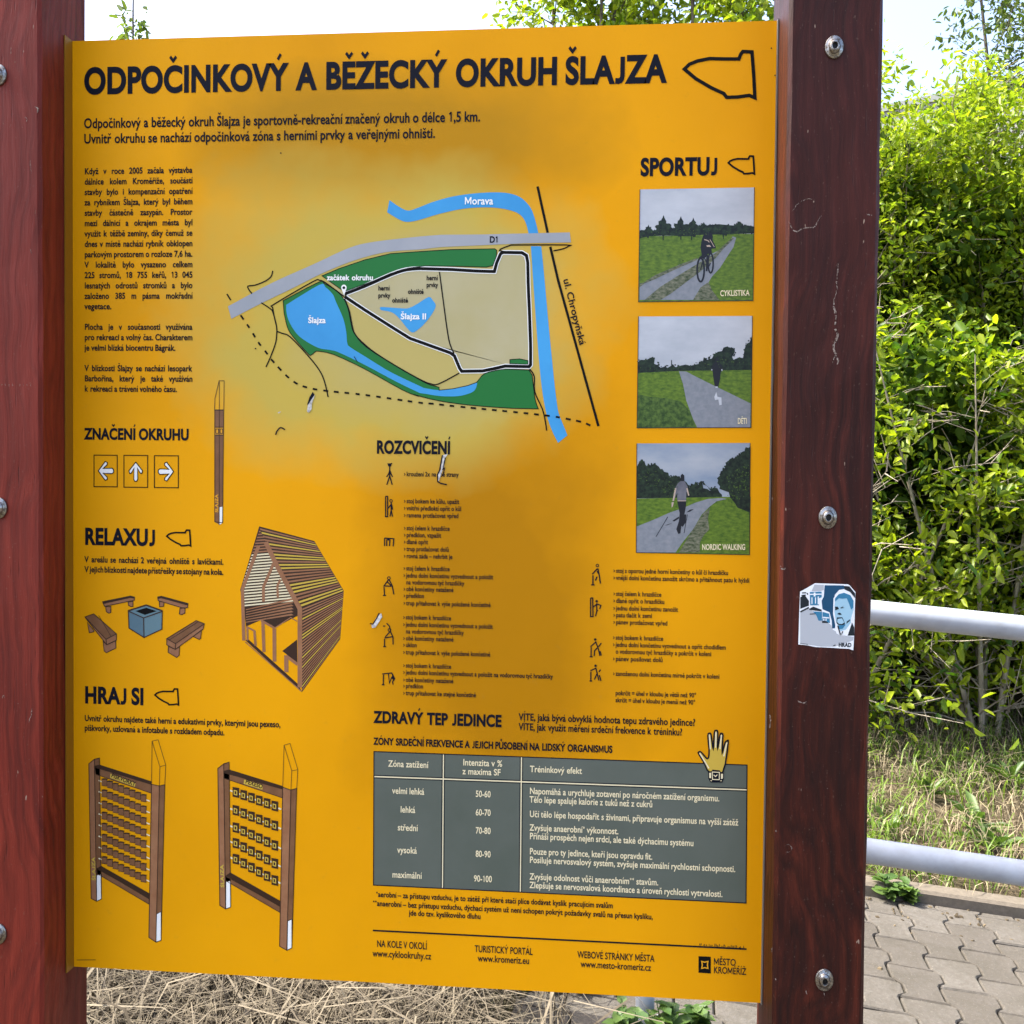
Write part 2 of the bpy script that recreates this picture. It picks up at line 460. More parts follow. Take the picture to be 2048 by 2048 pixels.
def layout(s, bold):
    """words -> list of (verts, faces, x0, x1) in font units"""
    x = 0.0; vs = []; fs = []; x_end = 0.0
    for c in s:
        c0, acc = base_char(c)
        if c0 == 'i' and acc: c0 = 'ı'
        v, f, adv = GL[(c0, bold)]
        k = len(vs); vs += [(p[0]+x, p[1]) for p in v]; fs += [tuple(i+k for i in q) for q in f]
        if v:
            xa, xb = min(p[0] for p in v), max(p[0] for p in v); top = max(p[1] for p in v)
            cx = x+(xa+xb)/2; w = 0.055+0.85*bold
            ls = []
            for a in acc:
                y = top+0.07+bold*0.6
                if a == '\u030c':
                    if c0 in 'dt': ls.append([(x+xb+0.04, top), (x+xb+0.0, top-0.16)])
                    else: ls.append([(cx-0.115, y+0.14), (cx, y+0.02), (cx+0.115, y+0.14)])
                elif a == '\u0301': ls.append([(cx-0.03, y), (cx+0.08, y+0.15)])
                elif a == '\u030a': ls.append([(cx+0.085*cos(t*pi/5), y+0.09+0.085*sin(t*pi/5)) for t in range(11)])
            for l in ls:
                av, af = strokes_mesh([l], w); k = len(vs)
                vs += av; fs += [tuple(i+k for i in q) for q in af]
            x_end = x+xb
        x += adv + bold*0.55
    return vs, fs, x_end

def run_text_jobs():
    caph = make_glyphs()
    for (ink, s, a, b, cap, bold, just, sx) in TEXT_JOBS:
        a = Vector(a); b = Vector(b); size = cap/caph
        d = (b-a); width = d.length; ux = d.normalized(); uy = Vector((-ux.y, ux.x))
        words = [layout(w, bold) for w in s.split()]
        nat = sum(w[2] for w in words); ns = len(words)-1; sp = 0.30
        if just and ns and sx:
            sxx = min(sx, width/(size*(nat+ns*0.16))); gap = (width/(size*sxx)-nat)/ns
        else:
            sxx = width/(size*(nat+ns*sp)); gap = sp
        x = 0.0
        for vs, fs, w in words:
            ink.mb.add([((a.x+(ux.x*(p[0]+x)*sxx+uy.x*p[1])*size), ink.y, (a.y+(ux.y*(p[0]+x)*sxx+uy.y*p[1])*size)) for p in vs], fs)
            x += w+gap

FINISH = []                       # prints built once their letters exist: (Ink, name, material, parent)
def later(ink, name, m, parent, label=None): FINISH.append((ink, name, m, parent, label))
# ================================================================== ground, paving, kerb, bank
AX = Vector((1.0, -0.0870, 0)).normalized()        # along the railing, to the right
BX = Vector((0.0870, 1.0, 0)).normalized()         # across it, away from the viewer
def st(s, t): p = AX*s + BX*t; return p.x, p.y
def sstep(a, b, x):
    q = min(1.0, max(0.0, (x-a)/(b-a))); return q*q*(3-2*q)
KERB = 2.21
def gz(x, y):
    s = AX.x*x + AX.y*y; t = BX.x*x + BX.y*y
    sc = 7.0*math.tanh(s/7.0)
    z = 0.026 - 0.08*sc*(1-sstep(25, 60, abs(t)))
    if t > KERB+0.1: z += 0.11*(min(t, 4.4)-KERB-0.1) + 0.30*max(0, min(t, 7.5)-4.4)*1.0
    return z

def ground():
    b = MB()
    xs = [-900, -300, -90, -40, -20, -12] + [x*0.5 for x in range(-18, 19)] + [12, 20, 40, 90, 300, 900]
    ts = [-900, -300, -90, -40, -20, -10, -6, -4, -3, -2] + [x*0.2 for x in range(-6, 50)] + [11, 13, 16, 20, 40, 90, 300, 900]
    vs = []
    for t in ts:
        for s in xs:
            x, y = st(s, t); vs.append((x, y, gz(x, y)-0.03))
    n = len(xs)
    fs = [(j*n+i, j*n+i+1, (j+1)*n+i+1, (j+1)*n+i) for j in range(len(ts)-1) for i in range(n-1)]
    b.add(vs, fs)
    mt = mat('dry_soil', (0.17, 0.13, 0.085), 0.95, 0.1)
    k = NT(mt)
    v = k.mapping((1, 1, 1))
    n1 = k.noise(v, 1.3, 5); n2 = k.noise(v, 45, 6, 0.7)
    col = k.ramp(n1, [(0.35, (0.085, 0.062, 0.038)), (0.65, (0.05, 0.055, 0.022))])
    col = k.mix(k.ramp(n2, [(0.4, 0.0), (0.65, 0.8)]), col, (0.17, 0.135, 0.085))
    k.l(col, k.b.inputs['Base Color']); k.bump(n2, 0.8, 0.03)
    o = b.build('ground', mt, smooth=True); tag(o, kind='structure')

def paving():
    """interlocking I-shaped concrete blocks, one mesh"""
    b = MB(); L = 0.19; W = 0.127; A = 0.0115; G = 0.0022
    def wave(q):
        q = q % 1.0
        for x0, y0, x1, y1 in ((0, 1, 0.30, 1), (0.30, 1, 0.40, -1), (0.40, -1, 0.90, -1), (0.90, -1, 1.0, 1)):
            if q <= x1: return y0+(y1-y0)*(q-x0)/(x1-x0)
        return 1
    ncol = int(4.6/W)
    for kx in range(ncol):
        off = 0.5*L*(kx % 2)
        for kt in range(-13, 13):
            t0 = kt*L+off-0.02; t1 = t0+L
            if t0 > KERB-0.03 or t0 < -2.3: continue
            t1 = min(t1, KERB)
            q0 = 0.0
            def edge(col, t):
                return col*W + A*wave((t+0.02-0.15*L)/L + 0.5*(col % 2))
            ts = [t0+(t1-t0)*i/14 for i in range(15)]
            left = [(edge(kx, t)+G, t) for t in ts]; right = [(edge(kx+1, t)-G, t) for t in ts]
            left[0] = (left[0][0], t0+G); right[0] = (right[0][0], t0+G)
            left[-1] = (left[-1][0], t1-G); right[-1] = (right[-1][0], t1-G)
            poly = left + right[::-1]
            cx = sum(p[0] for p in poly)/len(poly); ct = sum(p[1] for p in poly)/len(poly)
            tx, ty, dz = random.gauss(0, .010), random.gauss(0, .010), random.gauss(0, .0010)
            tint = random.random()
            rings = []
            for ins, h in ((0.0, -0.030), (0.0, -0.005), (0.004, 0.0)):
                r = []
                for (s_, t_) in poly:
                    ds = -ins if s_ > cx else ins
                    dt = (ins if t_ < t0+0.01 else (-ins if t_ > t1-0.01 else 0))
                    x, y = st(s_+ds-0.02, t_+dt)
                    r.append((x, y, gz(x, y)+h+dz+tx*(s_-cx)+ty*(t_-ct)))
                rings.append(r)
            n = len(poly)
            fs = []
            for q in range(2):
                for i in range(n): fs.append((q*n+i, q*n+(i+1) % n, (q+1)*n+(i+1) % n, (q+1)*n+i))
            top = [2*n+i for i in range(n)]
            for i in range(14): fs.append((2*n+i, 2*n+n-1-i, 2*n+n-2-i, 2*n+i+1))
            b.add([v for r in rings for v in r], fs, tint)
    mt = tinted('concrete_paver', (0.086, 0.077, 0.066), (0.128, 0.118, 0.103), 0.92, 70, 0.6, 0.6, (0.07, 0.06, 0.045))
    k = NT(mt); bc = k.b.inputs['Base Color']; src = bc.links[0].from_socket
    st_ = k.noise(k.mapping((1, 1, 1)), 5.5, 6, 0.7, 0.6)
    c2 = k.mix(k.ramp(st_, [(0.42, 0.0), (0.68, 0.65)]), src, (0.062, 0.055, 0.042))
    gr = k.noise(k.mapping((1, 1, 1)), 190, 3, 0.7)
    c2 = k.mix(k.ramp(gr, [(0.60, 0.0), (0.75, 0.6)]), c2, (0.24, 0.22, 0.19)); k.l(c2, bc)
    o = b.build('paving', mt); tag(o, kind='structure')
    # sand and moss in the joints, 13 mm below the block tops
    b = MB(); n = 24
    vs = []
    for j in range(13):
        for i in range(n+1):
            x, y = st(-0.03+4.62*i/n, -2.3+(KERB+2.3)*j/12); vs.append((x, y, gz(x, y)-0.013))
    b.add(vs, [(j*(n+1)+i, j*(n+1)+i+1, (j+1)*(n+1)+i+1, (j+1)*(n+1)+i) for j in range(12) for i in range(n)])
    o = b.build('joint_sand', noisy('joint_sand', (0.035, 0.03, 0.02), (0.10, 0.09, 0.055), 30, 0.95), smooth=True)
    tag(o, kind='structure')

def kerb():
    b = MB()
    s = -0.05
    while s < 4.6:
        e = s+0.994
        prof = [(KERB+0.004, -0.08), (KERB+0.004, 0.030), (KERB+0.014, 0.040), (KERB+0.078, 0.040), (KERB+0.086, 0.032), (KERB+0.086, -0.08)]
        dz = random.gauss(0, 0.002); tn = random.random(); n = len(prof)
        vs = []
        for q in (s, e):
            for t_, h in prof:
                x, y = st(q, t_); vs.append((x, y, gz(x, y)*0 + gz(*st(q, KERB)) + h + dz))
        b.add(vs, [(i, (i+1) % n, n+(i+1) % n, n+i) for i in range(n)] + [tuple(range(n))[::-1], tuple(range(n, 2*n))], tn)
        s += 1.0
    o = b.build('kerb', tinted('kerb_concrete', (0.125, 0.105, 0.08), (0.17, 0.145, 0.11), 0.9, 50, 0.4, 0.4))
    tag(o, kind='structure')

ground(); paving(); kerb()

# ================================================================== far wall
def far_wall():
    p = at_depth(1763, 212, 18.0); q = at_depth(2048, 153, 16.67)
    top = (p.z+q.z)/2; d = Vector((q.x-p.x, q.y-p.y, 0)).normalized(); nrm = Vector((-d.y, d.x, 0))
    root = empty('concrete_wall', (p.x, p.y, gz(p.x, p.y)), 'long pale grey wall with a straight top edge rising far behind the green shrubs', 'wall')
    b = MB(); c = MB()
    def slab(mb, s0, s1, w0, w1, z0, z1, tint=None):
        pts = [(p+d*s_+nrm*w_) for s_ in (s0, s1) for w_ in (w0, w1)]
        v = [(k.x, k.y, z) for z in (z0, z1) for k in pts]
        mb.add(v, [(0,1,3,2)[::-1], (4,5,7,6), (0,1,5,4), (1,3,7,5), (3,2,6,7), (2,0,4,6)], tint)
    s = -9.0
    while s < 9:
        slab(b, s, s+2.48, 0, 0.25, -1.0, top-0.12, random.random()); s += 2.5
    b.build('wall_panel', tinted('pale_wall', (0.34, 0.36, 0.33), (0.38, 0.40, 0.37), 0.85, 3, 0.2, 0.1), root)
    slab(c, -9, 9, -0.04, 0.29, top-0.12, top)
    c.build('coping', mat('wall_coping', (0.26, 0.28, 0.26), 0.8), root)
far_wall()

# ================================================================== information board
board = empty('information_board', (0, 0.0, gz(0, 0)), 'yellow park information board with a map and Czech text held between two red-brown wooden posts', 'information board')

def post(x0, x1, material, bolts, label):
    y0, y1 = -0.08, 0.045
    b = MB(); xm = (x0+x1)/2; ym = (y0+y1)/2
    zb = gz(xm, 0)-0.25; zt = 2.46; n = 40
    # slightly irregular sawn timber: many rings so the edges wander by a fraction of a millimetre
    c = 0.0045
    prof = [(x0+c, y0), (x1-c, y0), (x1, y0+c), (x1, y1-c), (x1-c, y1), (x0+c, y1), (x0, y1-c), (x0, y0+c)]
    vs = []; m_ = len(prof)
    for i in range(n+1):
        z = zb+(zt-zb)*i/n
        for k, (x, y) in enumerate(prof):
            j = 0.0007
            vs.append((x+random.gauss(0, j)*0.6, y+random.gauss(0, j)*0.6, z))
    vs += [(xm, ym, zt+0.05)]
    fs = [(i*m_+k, i*m_+(k+1) % m_, (i+1)*m_+(k+1) % m_, (i+1)*m_+k) for i in range(n) for k in range(m_)]
    fs += [(n*m_+k, n*m_+(k+1) % m_, len(vs)-1) for k in range(m_)]
    b.add(vs, fs)
    o = b.build('post', M[material], board)
    if label: o['label'] = label
    for px, py in bolts:
        u, v = on_y(px, py, y0); v += 0
        g = MB(); N = 28; ang = random.random()
        R = 0.0116; H = 1.26
        prof = [(0.0, 1.0), (0.0022, 1.0), (0.0028, 0.93), (0.0028, 0.66), (0.0034, 0.64), (0.0052, 0.58), (0.0066, 0.48), (0.0072, 0.34), (0.0072, 0.30), (0.0040, 0.28)]
        vs = [(u+R*r*cos(2*pi*i/N), y0-d_, v+R*H*r*sin(2*pi*i/N)) for d_, r in prof for i in range(N)]
        fs = [(k*N+i, k*N+(i+1) % N, (k+1)*N+(i+1) % N, (k+1)*N+i) for k in range(len(prof)-1) for i in range(N)]
        fs.append(tuple((len(prof)-1)*N+i for i in range(N)))
        g.add(vs, fs)
        bo = g.build('bolt', M['steel'], o)
        bo.data.materials.append(M['socket'])
        for p in list(bo.data.polygons)[-(N+1):]: p.material_index = 1
        for p in bo.data.polygons: p.use_smooth = len(p.vertices) == 4
    return o

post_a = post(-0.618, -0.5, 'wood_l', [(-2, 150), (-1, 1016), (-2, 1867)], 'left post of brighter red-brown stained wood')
post_b = post(0.5, 0.617, 'wood_r', [(1668, 95), (1655, 1035), (1648, 1959)], 'right post of dark brown stained wood with a sticker on it')

def panel():
    b = MB()
    z0, z1 = Z0-0.6748, Z0+0.6748
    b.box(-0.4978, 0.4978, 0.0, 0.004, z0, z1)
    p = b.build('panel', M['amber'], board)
    f = MB()
    f.box(-0.4994, -0.4979, -0.020, 0.004, z0, z1)
    f.build('edge_flange', M['flange'], board)
    f = MB(); f.box(0.4979, 0.4994, -0.006, 0.004, z0, z1)
    f.build('edge_flange', M['backing'], board)
    f = MB(); f.box(-0.4975, 0.4975, 0.0045, 0.03, z1-0.045, z1-0.004); f.build('backing_rail', M['backing'], board)
    f = MB(); f.box(-0.4975, 0.4975, 0.0045, 0.03, z0+0.004, z0+0.045)
    f.build('backing_rail', M['backing'], board)
panel()

# paint chips, knots and scratches on the right post (flat marks on its front face)
def post_marks():
    y = -0.0800
    z3 = Zm(1348, 0, 2.76); z5 = Zm(1348, 674, 2.76); z9 = Zm(1348, 1348, 2.76); z1 = Zm(0, 674, 2.76)
    def mark(pts, w, parent, jag=1.0, keep=1.0):
        """a torn, uneven scrape: a ragged sliver whose width wanders"""
        k = Ink(1, y); r = random.Random(int(pts[0][0]*7+pts[0][1]))
        q = spline(pts, 7) if len(pts) > 2 else [(pts[0][0]+(pts[1][0]-pts[0][0])*i/5, pts[0][1]+(pts[1][1]-pts[0][1])*i/5) for i in range(6)]
        run = []; gap = False
        for i, c in enumerate(q):
            f = min(1, 4*min(i, len(q)-1-i)/len(q)+0.15)
            run.append((c[0]+r.gauss(0, 0.5*jag), c[1]+r.gauss(0, 0.5*jag), w*f*r.uniform(0.35, 1.2)))
        L = []; Rr = []
        for i, (cx, cy, ww) in enumerate(run):
            a_, b_ = run[max(i-1, 0)], run[min(i+1, len(run)-1)]
            dx, dy = b_[0]-a_[0], b_[1]-a_[1]; n_ = math.hypot(dx, dy) or 1
            L.append((cx-dy/n_*ww/2, cy+dx/n_*ww/2)); Rr.append((cx+dy/n_*ww/2, cy-dx/n_*ww/2))
        for i in range(len(run)-1):
            if r.random() < keep: k.poly([L[i], L[i+1], Rr[i+1], Rr[i]])
        if k.mb.f: k.build('scratch', 'bare', parent)
    for pts, w in (([(905,1455),(902,1510),(897,1560),(903,1600)], 2.6), ([(898,1600),(882,1680),(893,1750),(888,1810),(903,1850),(885,1900),(882,1932)], 4.5),
                   ([(635,1220),(652,1265),(680,1278),(720,1258),(770,1255),(790,1228),(812,1190)], 2.6), ([(650,1170),(690,1120),(740,1098),(766,1100)], 1.2),
                   ([(1062,1182),(1094,1187)], 2.2), ([(670,1350),(672,1362)], 1.5), ([(880,1690),(886,1710)], 5)):
        mark(z3(pts), w, post_b, 1.0, 0.85)
    for pts, w in (([(893,0),(880,50),(890,90),(905,130),(900,175)], 4.0), ([(888,100),(875,145)], 2.0), ([(545,880),(543,905)], 2), ([(585,1265),(600,1280),(615,1275)], 4)):
        mark(z5(pts), w, post_b, 1.0, 0.85)
    for pts, w in (([(683,148),(712,160),(732,152)], 2.6), ([(843,631),(849,633)], 2), ([(564,860),(562,872)], 2), ([(528,225),(532,262),(527,300)], 2.4), ([(730,1745),(733,1770)], 1.3), ([(825,1760),(832,1775)], 1.6),
                   ([(540,1510),(541,1535)], 2.0), ([(560,1680),(564,1690)], 2.0), ([(610,950),(630,940),(648,955),(640,980),(615,983)], 1.2)):
        mark(z9(pts), w, post_b)
    z = Zm(0, 0, 2.76)
    for pts, w in (([(140,645),(150,660),(146,675)], 1.0), ([(168,1375),(175,1400)], 1.5), ([(192,590),(210,600),(206,625)], 3.0), ([(60,260),(62,300)], 0.9), ([(170,880),(172,960)], 0.9)):
        mark(z(pts), w, post_a)
    z = Zm(0, 1348, 2.76)
    for pts, w in (([(178,190),(168,235),(160,270)], 1.4), ([(12,135),(20,118),(26,135)], 1.2), ([(98,160),(104,164)], 1.2)):
        mark(z(pts), w, post_a)
    z = Zm(0, 674, 2.76)
    for i in range(9):
        if i != 4: mark(z([(10+i*20, 258), (11+i*20, 272)]), 1.0, post_a)
post_marks()

# ================================================================== railing
def railing():
    root = empty('guard_railing', (*st(0.9, 1.105), gz(*st(0.9, 1.105))), 'pale grey two-rail steel guard railing running past the right post', 'railing')
    s_ref = AX.x*0.916 + AX.y*1.03
    def P(s, z): x, y = st(s, 1.105); return (x, y, z-0.0795*(s-s_ref))
    zu, zl = 1.054, 0.484
    for z in (zu, zl):
        b = MB(); b.smooth = True
        b.tube([P(s, z) for s in np.linspace(-1.62, 4.4, 14)], 0.0295, 20)
        b.build('rail', M['galv'], root)
    c = Vector(at_depth(1290, 2030, 2.5)); s1 = AX.x*c.x + AX.y*c.y
    for k in (-1, 0, 1, 2):
        s = s1 + 1.95*k
        x, y = st(s, 1.105); b = MB(); b.smooth = True
        zt = P(s, zu)[2]
        b.tube([(x, y, gz(x, y)-0.2), (x, y, gz(x, y)+0.02), (x, y, zt)], 0.0235, 18)
        b.build('upright', M['galv'], root)
        f = MB(); f.tube([(x, y, gz(x, y)-0.01), (x, y, gz(x, y)+0.012)], 0.055, 20)
        f.build('base_plate', M['galv'], root)
railing()

# ================================================================== printing on the panel
Q1 = Zm(0, 0, 2.76); Q2 = Zm(674, 0, 2.76); Q3 = Zm(1348, 0, 2.76)
def tx(zoom, oy): return lambda s, x0, b, x1, cap=25, bold=0.018, **k: None

def arrow_logo(pts, w):
    k = Ink(3); k.line(pts, w, closed=True); k.build('arrow_outline', 'black', board)

def headings():
    k = Ink(3)
    text(k, 'ODPOČINKOVÝ A BĚŽECKÝ OKRUH ŠLAJZA', 168.5, 187, 1334, 49, 0.040)
    later(k, 'heading', 'ink', board, 'title line along the top')
    k = Ink(3)
    text(k, 'Odpočinkový a běžecký okruh Šlajza je sportovně-rekreační značený okruh o délce 1,5 km.', 168, 256.5, 960, 19, 0.022)
    text(k, 'Uvnitř okruhu se nachází odpočinková zóna s herními prvky a veřejnými ohništi.', 168, 287, 870, 18.5, 0.022)
    later(k, 'subtitle', 'ink', board)
    for s, x0, y, x1, cap in (('ZNAČENÍ OKRUHU', 169.5, 878, 377.5, 21), ('RELAXUJ', 169.5, 1088, 310, 31), ('HRAJ SI', 169.5, 1405, 287, 31),
                              ('SPORTUJ', 1281, 351, 1434, 33), ('ROZCVIČENÍ', 753, 906, 900, 24), ('ZDRAVÝ TEP JEDINCE', 748, 1444.7, 1003, 22)):
        k = Ink(3); text(k, s, x0, y, x1, cap, 0.040); later(k, 'heading', 'ink', board)
    # outline arrows in the shape of the circuit
    base = [(57,382),(85,355),(130,337),(195,324),(280,326),(358,326),(368,300),(380,285),(430,287),(440,420),(446,540),(415,527),(350,536),(290,538),(275,517),(205,485),(120,435)]
    arrow_logo(Q3(base), 6.6)
    def small(x0, y0, x1, y1, zf, w):
        q = [(x0+(x-57)/(446-57)*(x1-x0), y0+(y-285)/(540-285)*(y1-y0)) for x, y in base]
        arrow_logo(zf(q), w)
    small(300, 862, 443, 960, Q3, 3.6)
    small(921, 1066, 1053, 1153, Zm(0, 674, 2.76), 3.4)
    small(856, 82, 986, 170, Zm(0, 1348, 2.76), 3.4)

def paragraphs():
    k = Ink(3)
    L = ['Když v roce 2005 začala výstavba', 'dálnice kolem Kroměříže, součástí', 'stavby bylo i kompenzační opatření', 'za rybníkem Šlajza, který byl během',
         'stavby částečně zasypán. Prostor', 'mezi dálnicí a okrajem města byl', 'využit k těžbě zeminy, díky čemuž se', 'dnes v místě nachází rybník obklopen',
         'parkovým prostorem o rozloze 7,6 ha.', 'V lokalitě bylo vysazeno celkem', '225 stromů, 18 755 keřů, 13 045', 'lesnatých odrostů stromků a bylo',
         'založeno 385 m pásma mokřadní', 'vegetace.']
    for i, s in enumerate(L):
        text(k, s, 169.5, 348.5+20.77*i, 385 if i < 13 else 223, 11.6, 0.026, just=(i < 13), sx=0.82)
    later(k, 'paragraph', 'ink', board)
    k = Ink(3)
    for i, (s, x1) in enumerate((('Plocha je v současnosti využívána', 385), ('pro rekreaci a volný čas. Charakterem', 385), ('je velmi blízká biocentru Bágrák.', 351))):
        text(k, s, 169.5, 659.5+20.8*i, x1, 11.6, 0.026, just=(i < 2), sx=0.82)
    later(k, 'paragraph', 'ink', board)
    k = Ink(3)
    for i, (s, x1) in enumerate((('V blízkosti Šlajzy se nachází lesopark', 385), ('Barbořina, který je také využíván', 385), ('k rekreaci a trávení volného času.', 354))):
        text(k, s, 169.5, 742+20.5*i, x1, 11.6, 0.026, just=(i < 2), sx=0.82)
    later(k, 'paragraph', 'ink', board)
    k = Ink(3)
    text(k, 'V areálu se nachází 2 veřejná ohniště s lavičkami.', 169.5, 1124, 447, 11.4, 0.026, just=True, sx=0.80)
    text(k, 'V jejich blízkosti najdete přístřešky se stojany na kola.', 169.5, 1144, 447, 11.4, 0.026, just=True, sx=0.80)
    later(k, 'paragraph', 'ink', board)
    k = Ink(3)
    text(k, 'Uvnitř okruhu najdete také herní a edukativní prvky, kterými jsou pexeso,', 169.5, 1441.5, 561, 11.5, 0.026)
    text(k, 'piškvorky, uzlovaná a infotabule s rozkladem odpadu.', 169.5, 1461, 449, 11.5, 0.026)
    later(k, 'paragraph', 'ink', board)

def direction_signs():
    z = Zm(0, 674, 2.76)
    for k_, (x0, y0, x1, y1) in enumerate(((520,652,648,826), (685,653,816,829), (853,655,985,831))):
        k = Ink(3); k.rect(*z([(x0,y0),(x1,y0+1),(x1,y1+1),(x0,y1)]), 1.8)
        cx, cy = (x0+x1)/2, (y0+y1)/2
        d = [(1,0),(0,1),(-1,0)][k_]
        def rot(p):
            a, b = p
            return {0: (a, b), 1: (-b, a), 2: (-a, -b)}[k_]
        sh = [(-40,0),(-2,-52),(10,-46),(8,-34),(-14,-13),(36,-15),(44,-6),(44,8),(36,15),(-14,13),(8,34),(10,46),(-2,52)]
        q = z([(cx+rot(p)[0]*(1 if k_ != 1 else 0.72), cy+rot(p)[1]*(1 if k_ != 1 else 1.25)) for p in sh])
        sgn = k.build('direction_arrow', 'black', board)
        a = Ink(3); a.poly(q); a.build('arrow_head', 'white', sgn)
        o = Ink(4); o.line(q, 1.9, closed=True); o.build('arrow_edge', 'black', sgn)

def trail_map():
    A = Zm(440, 440, 4.83); B = Zm(820, 360, 4.83); C = Zm(820, 560, 4.83)
    root = bpy.data.objects.new('trail_map', None); COL.objects.link(root); root.parent = board
    root.location = Vector((-0.05, 0, 1.5)) - board.location
    # field inside the loop
    k = Ink(0)
    k.poly(A([(985,540),(1205,715),(1400,640),(1650,530),(1800,480),(1932,475)]) + B([(150,860),(640,880),(810,885),(880,705),(1080,705),(1130,740),(1140,1000),(1165,1790),(1000,1800),(800,1825),(500,1848),(430,1700),(250,1620),(0,1530)]) + A([(1932,1185),(1700,1060),(1400,870),(1205,740)]))
    k.build('field', 'beige', root)
    # rivers
    k = Ink(1)
    k.poly(spline(Q2([(290,1105),(340,1140),(390,1163),(440,1150),(530,1115),(640,1085),(760,1068),(880,1062),(960,1070),(1020,1095),(1070,1150),(1095,1220),(1112,1290)]), 4)
           + spline(Q2([(1058,1290),(1040,1225),(1010,1185),(960,1162),(880,1147),(780,1145),(680,1155),(560,1182),(450,1215),(385,1225),(340,1210),(277,1172)]), 4))
    k.poly(B([(1168,640)]) + spline(C([(1200,150),(1240,700),(1275,1050),(1320,1300),(1370,1450),(1430,1573)]), 4) + C([(1520,1500)]) + spline(C([(1480,1400),(1440,1300),(1420,1200),(1390,950),(1340,450),(1300,0)]), 4) + B([(1268,640)]))
    k.build('river', 'blue', root)
    # green areas
    g1 = A([(985,540),(1150,470),(1400,385),(1650,325),(1932,305)]) + B([(400,672),(820,665),(838,680),(835,740),(800,828),(740,842),(500,835),(150,830)]) + A([(1932,450),(1820,465),(1650,515),(1480,590),(1225,685),(1195,688)])
    g2 = (spline(A([(610,780),(950,602),(1010,615),(1130,690),(1200,770),(1240,870),(1270,1020),(1300,1100),(1400,1200),(1500,1280),(1700,1410),(1932,1545)]), 3) + C([(150,995),(200,1015),(280,1035),(282,1065),(420,1050),(560,1020),(642,990)])
          + spline(C([(660,970),(720,905),(850,870),(950,862),(1150,870)]), 3) + spline(C([(1180,920),(1195,1050),(1210,1160),(1240,1245)]), 3) + spline(C([(1000,1240),(700,1220),(420,1190),(200,1150),(0,1095)]), 3)
          + spline(A([(1932,1710),(1760,1640),(1400,1440),(1100,1300),(950,1268),(915,1278),(880,1305),(850,1290),(700,1120),(650,1030),(620,900)]), 3))
    g3 = B([(965,1735),(1060,1728),(1140,1745),(1140,1780),(965,1775)])
    k = Ink(1)
    for g in (g1, g2, g3): k.poly(g)
    k.build('woodland', 'green', root)
    k = Ink(2)
    for g in (g1, g2, g3): k.line(g, 1.5, closed=True)
    k.build('woodland_edge', 'black', root)
    k = Ink(2)
    lake = (spline(A([(640,820),(960,627),(1020,650),(1090,720),(1120,790),(1190,950),(1220,1080),(1230,1190),(1260,1230),(1420,1330),(1650,1470),(1932,1605)]), 4)
            + spline(C([(130,1042),(280,1065),(420,1050),(560,1020),(640,990),(645,1020),(620,1070),(560,1100),(460,1122),(300,1122),(150,1100)]), 4)
            + spline(A([(1932,1672),(1700,1560),(1400,1400),(1150,1280),(1060,1255),(950,1235),(800,1150),(720,1070),(660,960),(640,870)]), 4))
    k.poly(lake)
    k.build('lake', 'blue', root)
    k = Ink(2)
    k.poly(spline(Q2([(238,1700),(250,1695),(330,1700),(390,1702),(440,1680),(505,1640),(530,1660),(545,1690),(520,1740),(480,1790),(440,1825),(415,1835),(390,1815),(350,1765),(320,1735),(290,1720),(245,1712)]), 4, True))
    k.build('lake', 'blue', root)
    # motorway
    k = Ink(2)
    k.poly(spline(A([(78,835),(500,610),(900,430),(1250,270),(1500,210),(1932,160)]), 5) + B([(300,530),(700,527),(1200,515),(1543,507),(1555,603),(1100,612),(700,630),(300,648)]) + spline(A([(1932,285),(1600,312),(1300,390),(1000,510),(700,660),(400,805),(110,955)]), 5))
    k.build('motorway', 'grey', root)
    # paths
    thick = spline(A([(1205,715),(1400,640),(1650,530),(1800,482),(1932,470)]), 3) + B([(150,858),(400,865),(640,880),(815,885),(838,800),(876,712),(900,700),(1080,703),(1125,730),(1138,800),(1142,1000),(1155,1300),(1165,1600),(1165,1785),(1150,1803),(1000,1800),(920,1798),(800,1825),(700,1845),(500,1848),(480,1820),(430,1700),(390,1670),(250,1620),(0,1530)]) + A([(1700,1060),(1400,870),(1205,740)])
    cas = Ink(2); cas.line(thick, 9.5); cas.build('path_casing', 'white', root)
    k = Ink(3); k.line(thick, 6.2)
    k.line(Q2([(1107,1030),(1163,1285)]), 4.8); k.line(B([(1355,645),(1382,760)]) + C([(1430,0),(1820,1412)]), 4.8)
    thin = [A([(510,490),(495,545),(440,590),(340,630),(270,640),(285,680),(310,712)]), A([(400,800),(490,860),(515,900),(545,1020),(550,1075)]),
            A([(540,1000),(510,850),(530,810),(900,595),(960,583),(1010,600),(1120,680),(1200,740)]),
            A([(1205,760),(1250,880),(1280,1030),(1310,1110),(1420,1230),(1700,1410),(1932,1540)]) + C([(200,1003),(280,1003),(475,900)]),
            A([(550,1075),(600,1095),(680,1130),(850,1310),(960,1450),(1010,1560),(1045,1710)]), A([(550,1075),(540,1180),(490,1320),(445,1420)]),
            C([(1155,860),(1200,930),(1205,1080),(1280,1250),(1310,1380),(1320,1455)]), B([(285,890),(310,1080),(335,1270),(360,1450),(385,1580),(430,1690)]),
            B([(1100,700),(865,685),(960,635),(1040,628),(1515,628),(1530,640),(1480,665),(1385,685)])]
    for t in thin: k.line(t, 2.5, 3)
    k.build('path', 'black', root)
    # dashed boundary
    k = Ink(3)
